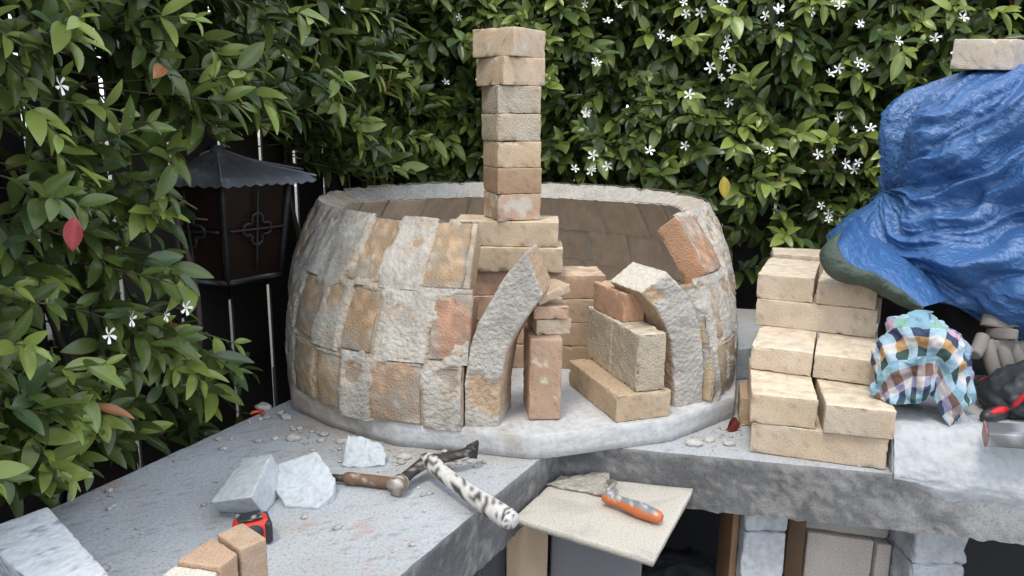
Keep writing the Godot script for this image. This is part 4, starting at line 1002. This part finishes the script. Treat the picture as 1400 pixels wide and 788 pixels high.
func make_cloth() -> void:
	# woven squares printed in the cloth: a texture of flat colours
	var pal := {"l": Color8(152, 176, 192), "n": Color8(66, 74, 96), "w": Color8(194, 190, 188), "o": Color8(176, 142, 104), "g": Color8(62, 84, 80), "s": Color8(122, 156, 172), "b": Color8(112, 88, 78), "r": Color8(152, 140, 141), "v": Color8(146, 142, 170), "p": Color8(176, 148, 166), "m": Color8(126, 160, 150)}
	var rows := ["lplslmls", "nvlvnvlv", "snlslnsl", "mpmsmpws", "lnlnlnln", "wowowowo", "lglglglg", "slslslsl", "brbrbrbr", "vwvwvwvw", "nlnlnlnl", "gsgsgsgs"]
	var im := Image.create(512, 768, false, Image.FORMAT_RGB8)
	for j in 12:
		for i in 8:
			im.fill_rect(Rect2i(i * 64, j * 64, 64, 64), pal[rows[j][i]])
	var rg := RandomNumberGenerator.new()
	rg.seed = 5
	for y in 768:
		for x in range(0, 512):
			var c := im.get_pixel(x, y)
			var k := 0.9 + 0.12 * rg.randf() + (0.05 if (x + y) % 3 == 0 else 0.0)
			im.set_pixel(x, y, Color(minf(c.r * k, 1), minf(c.g * k, 1), minf(c.b * k, 1)))
	im.generate_mipmaps()
	mats.cloth.albedo_texture = ImageTexture.create_from_image(im)
	var o := Vector3(0.803, 0, -1.435)
	var hem := func(a: float) -> float:   # a: -1 left .. 1 right round the front
		return 0.925 - 0.05 * sst(-0.1, 0.25, a) + 0.045 * sst(0.6, 1.0, a) + 0.02 * exp(-pow((a + 0.02) / 0.1, 2.0)) + 0.03 * sst(-0.55, -0.9, a)
	var cl := surf(150, 90, func(u: float, v: float) -> Array:
		var a := u * 2.0 - 1.0
		var an := a * 2.2
		var he: float = hem.call(a)
		var top := 1.085 - 0.012 * a
		# profile: crown, shoulder, hanging skirt
		var s := v * 1.0
		var r := 0.058 * pow(sin(minf(s / 0.32, 1.0) * PI / 2), 0.8) + s * 0.026
		var y := lerpf(top, he, pow(sst(0.0, 1.0, s * 0.92) * 0.25 + 0.75 * pow(s, 1.25), 1.0))
		var split := exp(-pow((a - 0.02) / 0.10, 2.0)) * sst(0.45, 0.8, s)
		var fo := sin(an * 4.3 + s * 1.5 + n3(Vector3(a, s, 0), 2.0) * 3.5) * 0.015 * sst(0.1, 0.6, s) + n3(Vector3(a * 0.1, s * 0.1, 3), 30.0) * 0.014
		r += fo * 0.8 - split * 0.03
		var p := o + Vector3(sin(an) * r * 1.06, y, cos(an) * r * 0.85)
		p += Vector3(0, n3(Vector3(a * 0.1, 0, s * 0.1), 26.0) * 0.014 * (1.0 - s * 0.6), 0)
		p += Vector3(sin(an), 0.4, cos(an)) * (rd(p, 10.0, 3.0) * 0.009 + n3(p, 55.0) * 0.0016)
		var L := 0.215 * s
		return [p, Color(1, 1, 1), Vector2(0.5 + sin(an + 0.35) * L / 0.178, 0.2 + cos(an + 0.35) * L / 0.267)], true)
	tag(put("checked_cloth", cl, mats.cloth), "crumpled patchwork checked cloth hanging over the white render beside the brick stack", "cloth")
	# something for it to hang on
	tag(put("render_lump", box(Vector3(0.06, 0.15, 0.05), 0.02, 0.015, func(_p: Vector3, r: Vector3, _n: Vector3) -> Array: return [r + Vector3(0, 0.08, 0), Color(0.5, 0.53, 0.56)]), mats.render, null, Vector3(0.80, 0.890, -1.475)), "pale lump of render under the checked cloth", "render lump")

func make_right_items() -> void:
	# spirit level
	var lv := thing("spirit_level", "short grey metal spirit level with reddish end on the white render at right", "spirit level")
	var d := Vector3(0.93, 0, 0.0)
	var k := []
	for y in [0.893, 0.918]:
		for p in [Vector3(0.838, y, -1.262), Vector3(1.15, y, -1.215), Vector3(1.16, y, -1.28), Vector3(0.868, y, -1.318)]: k.append(p)
	put("bar", hexa(k, 0.02, 0.002, func(p: Vector3, _n: Vector3) -> Color: return Color(0.20, 0.205, 0.21).lerp(Color(0.55, 0.56, 0.58), sst(0.1, 0.35, n3(p, 22.0)) * 0.7), 0.0004), mats.steel, lv)
	var k2 := []
	for y in [0.892, 0.919]:
		for p in [Vector3(0.834, y, -1.263), Vector3(0.8375, y, -1.2615), Vector3(0.8675, y, -1.3185), Vector3(0.864, y, -1.321)]: k2.append(p)
	put("end_cap", hexa(k2, 0.01, 0.001, func(p: Vector3, _n: Vector3) -> Color: return Color(0.24, 0.12, 0.12) * (1.0 + n3(p, 60.0) * 0.4), 0.0003), mats.plastic, lv)
	# tool pouch, black with red trim
	var tp := thing("tool_bag", "black tool bag with red trim under the tarp", "bag", Vector3(1.085, 0.892, -1.445))
	var bm := surf(60, 30, func(u: float, v: float) -> Array:
		var a := u * TAU
		var ph := v * PI
		var dd := Vector3(sin(ph) * cos(a), cos(ph), sin(ph) * sin(a))
		var p := Vector3(signf(dd.x) * pow(absf(dd.x), 0.7), dd.y, signf(dd.z) * pow(absf(dd.z), 0.7)) * Vector3(0.135, 0.052, 0.075)
		p += dd * (rd(dd, 1.6) * 0.014 + n3(dd, 5.0) * 0.005)
		return [p + Vector3(0, 0.048 + p.x * 0.22, 0), Color(0.03, 0.032, 0.038)])
	put("bag_body", bm, mats.satin, tp)
	put("red_trim", tube([Vector3(-0.128, 0.030, 0.062), Vector3(-0.105, 0.066, 0.072), Vector3(-0.06, 0.092, 0.074), Vector3(0.0, 0.112, 0.066)], [0.004, 0.006, 0.006, 0.004], 8, func(_p: Vector3, _n: Vector3) -> Color: return lin(176, 36, 44)), mats.plastic, tp)
	put("strap", tube([Vector3(-0.10, 0.03, 0.088), Vector3(-0.06, 0.055, 0.092), Vector3(0.0, 0.075, 0.092), Vector3(0.08, 0.07, 0.09)], [0.0022, 0.0022, 0.0022, 0.0022], 6, func(_p: Vector3, _n: Vector3) -> Color: return Color(0.3, 0.3, 0.3)), mats.plastic, tp)
	# clamp with red tips
	for q in [["red tipped black hand tool on the render before the tool bag", Vector3(0.935, 0.897, -1.395), 20.0, 0.075], ["red tipped black hand tool lying further back below the grey gloves", Vector3(1.02, 0.905, -1.545), -35.0, 0.09]]:
		var tool := thing("hand_tool", q[0], "hand tool", q[1], q[2])
		put("grip", tube([Vector3(-0.035, 0, 0), Vector3(-0.02, 0.004, 0), Vector3(0.02, 0.006, -0.004), Vector3(0.05, 0.004, -0.012)], [0.007, 0.014, 0.014, 0.011], 10, func(_p: Vector3, _n: Vector3) -> Color: return Color(0.03, 0.03, 0.032)), mats.plastic, tool)
		put("red_inlay", tube([Vector3(-0.024, 0.012, 0.006), Vector3(0.0, 0.016, 0.007), Vector3(0.024, 0.014, 0.004)], [0.004, 0.008, 0.004], 8, func(_p: Vector3, _n: Vector3) -> Color: return lin(184, 34, 44), 4), mats.plastic, tool)
	# grey work glove hanging fingers down
	var gl := func(p: Vector3, _n: Vector3) -> Color: return Color(0.20, 0.185, 0.17) * (1.0 + n3(p, 20.0) * 0.2)
	var parts := []
	var g0 := Vector3(1.035, 0.925, -1.56)
	for fp in [[Vector3(-0.020, 0.072, -0.02), Vector3(-0.018, 0.035, 0.0), Vector3(-0.010, 0.004, 0.012)], [Vector3(0.006, 0.075, -0.02), Vector3(0.012, 0.035, 0.004), Vector3(0.020, -0.002, 0.016)], [Vector3(0.028, 0.072, -0.02), Vector3(0.042, 0.034, 0.0), Vector3(0.052, 0.004, 0.010)], [Vector3(0.045, 0.065, -0.022), Vector3(0.070, 0.030, -0.006), Vector3(0.084, -0.008, 0.004)], [Vector3(-0.03, 0.08, -0.02), Vector3(-0.048, 0.06, 0.0), Vector3(-0.062, 0.05, 0.012)]]:
		parts.append(tube([g0 + fp[0], g0 + fp[1], g0 + fp[2], g0 + fp[2] + (fp[2] - fp[1]) * 0.16], [0.014, 0.0145, 0.0135, 0.006], 12, gl, 5))
	parts.append(tube([g0 + Vector3(0.02, 0.125, -0.045), g0 + Vector3(0.015, 0.10, -0.03), g0 + Vector3(0.012, 0.07, -0.022), g0 + Vector3(0.012, 0.05, -0.012)], [0.036, 0.042, 0.042, 0.025], 16, gl, 5, 0.55))
	tag(put("work_glove", join(parts), mats.cloth_plain), "grey work glove lying fingers down on the crate under the tarp", "glove")

# ------------------------------------------------------------------ lantern
func make_lantern() -> void:
	var c := Vector3(-0.735, 0, -1.93)
	var t := thing("garden_lantern", "large dark six sided metal lantern with scalloped roof among the left hedge leaves", "lantern", c, 22.0)
	var iron := func(p: Vector3, _n: Vector3) -> Color: return Color(0.075, 0.082, 0.095) * (1.0 + n3(p, 12.0) * 0.3) 
	var black := func(p: Vector3, _n: Vector3) -> Color: return Color(0.022, 0.022, 0.024) * (1.0 + n3(p, 30.0) * 0.3)
	# corner directions: one corner towards the viewer
	var dirs := []
	for i in 6:
		var a := deg_to_rad(90.0 + i * 60.0)
		dirs.append(Vector3(cos(a), 0, sin(a)))
	var apex := 1.366
	var eave := 1.308
	for i in 6:
		var d0: Vector3 = dirs[i]
		var d1: Vector3 = dirs[(i + 1) % 6]
		var pan := surf(40, 14, func(u: float, v: float) -> Array:
			var d := d0.lerp(d1, u)
			var r := lerpf(0.02, 0.255, v)
			var y := lerpf(apex, eave, pow(v, 0.72)) 
			if v > 0.999: y -= 0.010 + 0.006 * absf(sin(u * PI * 9.0))
			var p := d * r + Vector3(0, y, 0)
			p.y += n3(p, 9.0) * 0.003
			var cc: Color = iron.call(p, Vector3.UP) * 1.35
			cc = cc.lerp(Color(0.4, 0.42, 0.45), sst(0.3, 0.5, n3(p, 40.0, 3.0)) * 0.25)
			return [p, cc])
		put("roof_panel", pan, mats.paint_metal, t)
		put("roof_seam", tube([d0 * 0.02 + Vector3(0, apex, 0), d0 * 0.10 + Vector3(0, lerpf(apex, eave, pow(0.355, 0.72)) + 0.001, 0), d0 * 0.255 + Vector3(0, eave + 0.001, 0)], [0.002, 0.0025, 0.0025], 6, func(p: Vector3, _n: Vector3) -> Color: return Color(0.2, 0.21, 0.22)), mats.paint_metal, t)
		var r0 := 0.185
		var r1 := 0.150
		var y0 := 1.307
		var y1 := 1.060
		put("corner_post", tube([d0 * r0 + Vector3(0, y0, 0), d0 * r1 + Vector3(0, y1, 0)], [0.008, 0.008], 6, black, 3), mats.paint_metal, t)
		var pane := plate([d0 * (r0 - 0.006) + Vector3(0, y0, 0), d1 * (r0 - 0.006) + Vector3(0, y0, 0), d1 * (r1 - 0.006) + Vector3(0, y1, 0), d0 * (r1 - 0.006) + Vector3(0, y1, 0)], (d0 + d1).normalized(), 0.003, func(_p: Vector3, _n: Vector3) -> Color: return Color(1, 1, 1), 0.0, 0.0, 2)
		put("pane", pane, mats.amber_glass, t)
		put("rail", tube([d0 * (r1 + 0.002) + Vector3(0, y1, 0), d1 * (r1 + 0.002) + Vector3(0, y1, 0)], [0.007, 0.007], 6, func(p: Vector3, n: Vector3) -> Color: return (black.call(p, n) as Color).lerp(Color(0.4, 0.4, 0.4), sst(0.1, 0.4, n3(p, 50.0)) * 0.5), 6), mats.paint_metal, t)
		# wrought quatrefoil
		var ce := (d0 * 0.169 + d1 * 0.169) * 0.5 + Vector3(0, 1.184, 0) + (d0 + d1).normalized() * 0.006
		var ax := (d1 - d0).normalized()
		var ay := (Vector3(0, y0, 0) - Vector3(0, y1, 0) + (d0 + d1) * 0.5 * (r0 - r1)).normalized()
		var orn := []
		orn.append(tube([ce - ax * 0.075, ce - ax * 0.035, ce + ax * 0.035, ce + ax * 0.075], [0.0035, 0.003, 0.003, 0.0035], 6, black, 2))
		orn.append(tube([ce - ay * 0.10, ce - ay * 0.035, ce + ay * 0.035, ce + ay * 0.10], [0.003, 0.003, 0.003, 0.003], 6, black, 2))
		for q in [ax, -ax, ay, -ay]:
			var pth := []
			for j in 7:
				var an := deg_to_rad(-120.0 + j * 40.0)
				var sd: Vector3 = (ay if absf(q.dot(ax)) > 0.5 else ax)
				pth.append(ce + q * (0.024 + cos(an) * 0.015) + sd * sin(an) * 0.015)
			orn.append(tube(pth, [0.0035, 0.0035, 0.0035, 0.0035, 0.0035, 0.0035, 0.0035], 6, black, 3))
		put("ornament", join(orn), mats.paint_metal, t)
	put("base_plate", tube([Vector3(0, 1.045, 0), Vector3(0, 1.058, 0)], [0.13, 0.145], 6, black, 1), mats.paint_metal, t)
	put("bracket", tube([Vector3(-0.08, 1.03, -0.02), Vector3(0, 1.045, 0), Vector3(0.0, 1.03, 0)], [0.012, 0.014, 0.012], 8, black, 3), mats.paint_metal, t)
	put("finial", tube([Vector3(0, 1.362, 0), Vector3(0, 1.372, 0), Vector3(0, 1.379, 0)], [0.024, 0.016, 0.006], 10, iron, 3), mats.paint_metal, t)

# ------------------------------------------------------------------ hedge
func leaf_mesh(wide: float, curl: float, fold: float, c0: Color, c1: Color) -> ArrayMesh:
	# along +x, length 1, face up +y
	return surf(4, 8, func(u: float, v: float) -> Array:
		var w := wide * 0.5 * pow(sin(PI * pow(clampf(v * 0.985 + 0.008, 0, 1), 0.88)), 0.8) 
		var s := u * 2.0 - 1.0
		var z := s * w
		var y := absf(s) * w * fold - curl * v * v * 0.5 + sin(v * 9.0 + s) * 0.008
		var c := c0.lerp(c1, 1.0 - sst(0.0, 0.35, absf(s)))
		return [Vector3(v, y, z), c])

var leaf_lib := []
var leaf_tones := []

func grow(t: Node3D, shoots: Array, scale: float, count_lib: Array) -> void:
	var leaves := []      # [transform, tone colour, variant, rank]
	var stems := []
	var eye := Vector3(0, 1.445, 0)
	for s in shoots:
		var p: Vector3 = s[0]
		var d: Vector3 = s[1]
		var out: Vector3 = s[2]
		if blocked(p + d * 0.07) or blocked(p + d * 0.13) or blocked(p): continue
		var n := rng.randi_range(4, 7)
		var step := rng.randf_range(0.022, 0.034) * scale
		var roll := rng.randf() * TAU
		var start := p
		var young := rng.randf() < 0.4
		var path := [p - d * 0.05]
		for i in n:
			d = (d + Vector3(0, -0.05, 0) + Vector3(rng.randf_range(-0.1, 0.1), rng.randf_range(-0.1, 0.1), rng.randf_range(-0.1, 0.1))).normalized()
			p += d * step
			path.append(p)
			roll += PI / 2 + rng.randf_range(-0.3, 0.3)
			var side := d.cross(Vector3.UP).normalized()
			var up := side.cross(d).normalized()
			for k in [-1, 1]:
				var around: Vector3 = (side * cos(roll) + up * sin(roll)) * k
				var tip := 0.35 + 0.5 * float(i) / n
				var ld: Vector3 = (around + d * tip * 1.4 + out * 0.25 + Vector3(0, rng.randf_range(-0.35, 0.2), 0)).normalized()
				if blocked(p + ld * 0.05 * scale): continue
				var nn: Vector3 = (Vector3(0, 0.8, 0) + out * 0.75 + around * -0.2 + Vector3(rng.randf_range(-0.4, 0.4), rng.randf_range(-0.3, 0.3), rng.randf_range(-0.4, 0.4)))
				nn = (nn - ld * nn.dot(ld)).normalized()
				var L := scale * rng.randf_range(0.055, 0.092) * (0.62 if i == n - 1 else 1.0) * clampf(p.distance_to(eye) / 1.75, 0.62, 1.0)
				var z: Vector3 = ld.cross(nn)
				var b := Basis(ld * L, nn * L, z * L)
				var tone := Color(0.076, 0.113, 0.025) * rng.randf_range(0.5, 1.15)
				if young and i >= n - 3: tone = Color(0.18, 0.235, 0.05) * rng.randf_range(0.8, 1.15)
				elif rng.randf() < 0.12: tone = Color(0.06, 0.10, 0.04)
				if rng.randf() < 0.002: tone = Color(0.28, 0.12, 0.05)
				var v := rng.randi() % 4
				var dist: float = (p + ld * L * 0.5).distance_to(eye)
				leaves.append([Transform3D(b, p), tone, v, L / dist * (1.0 + 0.35 * nn.dot((eye - p).normalized())) + float(s[3]) * 0.02])
		stems.append(tube([start - d * 0.06 - out * 0.03] + path.slice(1), [0.0022] + range(path.size() - 1).map(func(_i: int) -> float: return 0.0014), 4, func(_p: Vector3, _n: Vector3) -> Color: return Color(0.10, 0.13, 0.045) if young else Color(0.09, 0.075, 0.05), 1))
	leaves.sort_custom(func(a: Array, b: Array) -> bool: return a[3] > b[3])
	var rest := [[], [], [], []]
	for i in leaves.size():
		var l: Array = leaves[i]
		if i < 300:
			var tone: Color = l[1]
			var key := 0
			var best := 9.0
			for q in leaf_tones.size():
				var e: Color = leaf_tones[q]
				var dd := absf(e.r - tone.r) + absf(e.g - tone.g) + absf(e.b - tone.b)
				if dd < best:
					best = dd; key = q
			var tr: Transform3D = l[0]
			put("leaf", leaf_lib[l[2]][key + 1], mats.leaf, t, tr.origin, tr.basis)
		else: rest[l[2]].append(l)
	for v in 4:
		var mm := MultiMesh.new()
		mm.transform_format = MultiMesh.TRANSFORM_3D
		mm.use_colors = true
		mm.mesh = leaf_lib[v][0]
		mm.instance_count = rest[v].size()
		for i in rest[v].size():
			mm.set_instance_transform(i, rest[v][i][0])
			mm.set_instance_color(i, rest[v][i][1])
		var mi := MultiMeshInstance3D.new()
		mi.name = "foliage"
		mi.multimesh = mm
		mi.material_override = mats.leaf
		t.add_child(mi, true)
		tag(mi, "", "", "", "stuff")
	var sm := put("twigs", join(stems), mats.plain, t)
	tag(sm, "", "", "", "stuff")

func blocked(p: Vector3) -> bool:
	var q := p - OVEN
	if p.y < 1.28 and Vector2(q.x, q.z).length() < 0.67: return true
	if p.y < 0.83 and p.z > -1.75 and p.z < -0.5 and p.x > -1.1 + (-0.55 - p.z) * 0.48 - 0.02: return true
	var l := p - Vector3(-0.735, 1.2, -1.93)
	if Vector2(l.x, l.z).length() < 0.27 and l.y < 0.22 and l.y > -0.20: return true
	# keep the lantern's face open to view except for its left part
	if p.z > -1.95 and p.y > 0.98 and p.y < 1.40:
		var px := p.x / -p.z
		if px > -0.415 and px < -0.26: return true
	# nothing grows through the tarp
	var tq := p - Vector3(1.28, 1.3, -1.86)
	if Vector2(tq.x / 0.55, tq.z / 0.45).length() < 1.0: return true
	return false

func flower_mesh() -> ArrayMesh:
	var parts := []
	for i in 5:
		var a := i * TAU / 5.0
		var b := Basis(Vector3.UP, a)
		parts.append(surf(2, 4, func(u: float, v: float) -> Array:
			var s := u * 2.0 - 1.0
			var w := 0.27 * pow(v, 0.8) * (1.0 if v < 0.9 else 0.72)
			var p := Vector3(v, 0.16 * v * v - 0.05 * s * v, s * w + 0.22 * v * v)
			return [b * p, Color(0.85, 0.86, 0.84).lerp(Color(0.75, 0.76, 0.5), 1.0 - sst(0.0, 0.3, v))]))
	return join(parts)

func make_hedges() -> void:
	leaf_tones = [Color(0.05, 0.078, 0.018), Color(0.07, 0.105, 0.023), Color(0.088, 0.13, 0.03), Color(0.16, 0.22, 0.06), Color(0.055, 0.09, 0.04), Color(0.28, 0.12, 0.05)]
	for v in 4:
		var list := []
		var wd: float = [0.40, 0.46, 0.36, 0.43][v]
		var cu: float = [0.35, 0.55, 0.20, 0.75][v]
		var fo: float = [0.30, 0.22, 0.45, 0.15][v]
		list.append(leaf_mesh(wd, cu, fo, Color(1, 1, 1), Color(1.35, 1.3, 1.25)))
		for c in leaf_tones: list.append(leaf_mesh(wd, cu, fo, c, c * 1.3))
		leaf_lib.append(list)
	# left hedge along the fence
	var fa := Vector3(-1.15, 0, -0.02)
	var fd := (Vector3(-0.54, 0, -3.0) - fa).normalized()
	var fo := Vector3(0.98, 0, 0.2).normalized()
	var left := thing("jasmine_hedge", "leafy star jasmine climbing the left fence round the lantern", "hedge")
	var sh := []
	for i in 1750:
		var s := rng.randf_range(0.55, 3.05)
		var y := rng.randf_range(0.55, 2.25)
		var keep := 1.0
		if s > 1.62: keep = sst(1.22, 1.36, y + n3(Vector3(s, y, 0), 3.0) * 0.12)
		else: keep = sst(0.74, 0.98, y + n3(Vector3(s, y, 0), 3.0) * 0.15)
		keep = maxf(keep, 0.07)
		if rng.randf() > keep: continue
		var dep := 0.04 + 0.20 * sqrt(rng.randf()) + 0.09 * n3(Vector3(s, y, 2), 2.2)
		if i > 1000: dep = rng.randf_range(0.015, 0.07)
		elif y < 1.0: dep *= 0.45
		elif y < 1.3: dep *= 0.75
		if s < 1.4: dep = dep * 0.85
		var p := fa + fd * s + Vector3(0, y, 0) + fo * dep
		var d := (fo * rng.randf_range(0.35, 1.0) + fd * rng.randf_range(-0.7, 0.7) + Vector3(0, rng.randf_range(-0.55, 0.5), 0)).normalized()
		sh.append([p, d, fo, dep * 0.6])
	grow(left, sh, 0.96, [])
	# back hedge
	var ba := Vector3(-0.52, 0, -3.03)
	var bd := (Vector3(3.4, 0, -2.72) - ba).normalized()
	var bo := Vector3(-0.08, 0, 0.997)
	var back := thing("jasmine_hedge", "flowering star jasmine hedge covering the fence behind the oven", "hedge")
	sh = []
	for i in 3500:
		var s := rng.randf_range(-0.1, 3.2)
		var y := rng.randf_range(0.75, 2.35)
		var keep := maxf(sst(1.02, 1.16, y + n3(Vector3(s, y, 5), 2.5) * 0.18), 0.05)
		if rng.randf() > keep: continue
		var dep := 0.04 + 0.22 * sqrt(rng.randf()) + 0.10 * n3(Vector3(s, y, 8), 2.0)
		if i > 1600: dep = rng.randf_range(0.012, 0.07)
		var p := ba + bd * s + Vector3(0, y, 0) + bo * dep
		var d := (bo * rng.randf_range(0.3, 1.0) + bd * rng.randf_range(-0.8, 0.8) + Vector3(0, rng.randf_range(-0.5, 0.6), 0)).normalized()
		sh.append([p, d, bo, dep * 0.6])
	grow(back, sh, 0.98, [])
	# stems that climb the fence
	for h in [[left, fa, fd, fo, [0.9, 1.3, 1.75, 2.3, 2.7]], [back, ba, bd, bo, [0.25, 0.8, 1.3, 1.8, 2.4]]]:
		for s in h[4]:
			var path := []
			for j in 8:
				path.append(h[1] + h[2] * (s + n3(Vector3(s, j * 0.3, 0), 3.0) * 0.12) + Vector3(0, j * 0.26, 0) + h[3] * (0.05 + 0.03 * sin(j * 1.7 + s)))
			put("stem", tube(path, [0.011, 0.010, 0.010, 0.009, 0.008, 0.007, 0.006, 0.004], 6, func(p: Vector3, _n: Vector3) -> Color: return Color(0.075, 0.06, 0.048) * (1.0 + n3(p, 20.0) * 0.4), 4), mats.wood, h[0])
	# flowers
	var fm := flower_mesh()
	for h in [[left, fa, fd, fo, 16, 1.15, 2.4, 0.34], [back, ba, bd, bo, 125, 0.25, 2.6, 0.45]]:
		var made := 0
		while made < h[4]:
			var s := rng.randf_range(h[5], h[6])
			var y := rng.randf_range(1.1, 2.0)
			if h[0] == back and rng.randf() > sst(1.1, 1.8, y) * (0.35 + 0.65 * sst(0.7, 1.2, s)) + 0.12: continue
			var base: Vector3 = h[1] + h[2] * s + Vector3(0, y, 0) + h[3] * (h[7] - rng.randf() * 0.06)
			for k in rng.randi_range(1, 2):
				var p := base + Vector3(rng.randf_range(-0.035, 0.035), rng.randf_range(-0.03, 0.03), rng.randf_range(-0.02, 0.02))
				if blocked(p): continue
				var nrm: Vector3 = (h[3] + Vector3(rng.randf_range(-0.9, 0.9), rng.randf_range(-0.5, 1.1), rng.randf_range(-0.3, 0.3))).normalized()
				var x: Vector3 = nrm.cross(Vector3.UP).normalized().rotated(nrm, rng.randf() * TAU)
				put("flower", fm, mats.petal, h[0], p, Basis(x, nrm, x.cross(nrm)).scaled(Vector3.ONE * rng.randf_range(0.012, 0.018) * (0.8 if h[0] == left else 1.0)))
				made += 1
	# single leaves that stand out
	var odd := func(label: String, par: Node3D, at: Vector3, ld: Vector3, nn: Vector3, L: float, c: Color) -> void:
		ld = ld.normalized()
		nn = (nn - ld * nn.dot(ld)).normalized()
		tag(put("leaf", leaf_mesh(0.52, 0.2, 0.25, c, c * 1.3), mats.leaf, par, at, Basis(ld * L, nn * L, ld.cross(nn) * L)), label)
	odd.call("bright red leaf", left, Vector3(-0.573, 1.316, -1.0), Vector3(-0.15, -1, 0.1), Vector3(0.3, 0.2, 1), 0.046, Color(0.28, 0.05, 0.055))
	odd.call("orange brown leaf", left, Vector3(-0.698, 1.032, -1.45), Vector3(1, 0.25, 0.2), Vector3(0, 0.5, 1), 0.06, Color(0.36, 0.15, 0.05))
	odd.call("small red leaf", left, Vector3(-0.43, 1.665, -2.30), Vector3(0.3, -1, 0.2), Vector3(0.2, 0.1, 1), 0.05, Color(0.40, 0.10, 0.07))
	odd.call("yellow leaf", back, Vector3(0.68, 1.275, -2.50), Vector3(0.1, -1, 0.1), Vector3(0, 0.2, 1), 0.07, Color(0.42, 0.33, 0.06))

func _ready() -> void:
	rng.seed = 20240
	na.noise_type = FastNoiseLite.TYPE_SIMPLEX_SMOOTH
	na.frequency = 1.0
	na.fractal_type = FastNoiseLite.FRACTAL_FBM
	na.fractal_octaves = 3
	nr.noise_type = FastNoiseLite.TYPE_SIMPLEX_SMOOTH
	nr.frequency = 1.0
	nr.seed = 7
	nr.fractal_type = FastNoiseLite.FRACTAL_RIDGED
	nr.fractal_octaves = 3
	make_camera()
	make_materials()
	mat("cloth_plain", 0.9)
	make_setting()
	make_counter()
	make_oven()
	make_hedges()
	make_lantern()
	make_tarp()
	make_under()
	make_bricks()
	make_cloth()
	make_right_items()
	make_debris()
	make_tools()
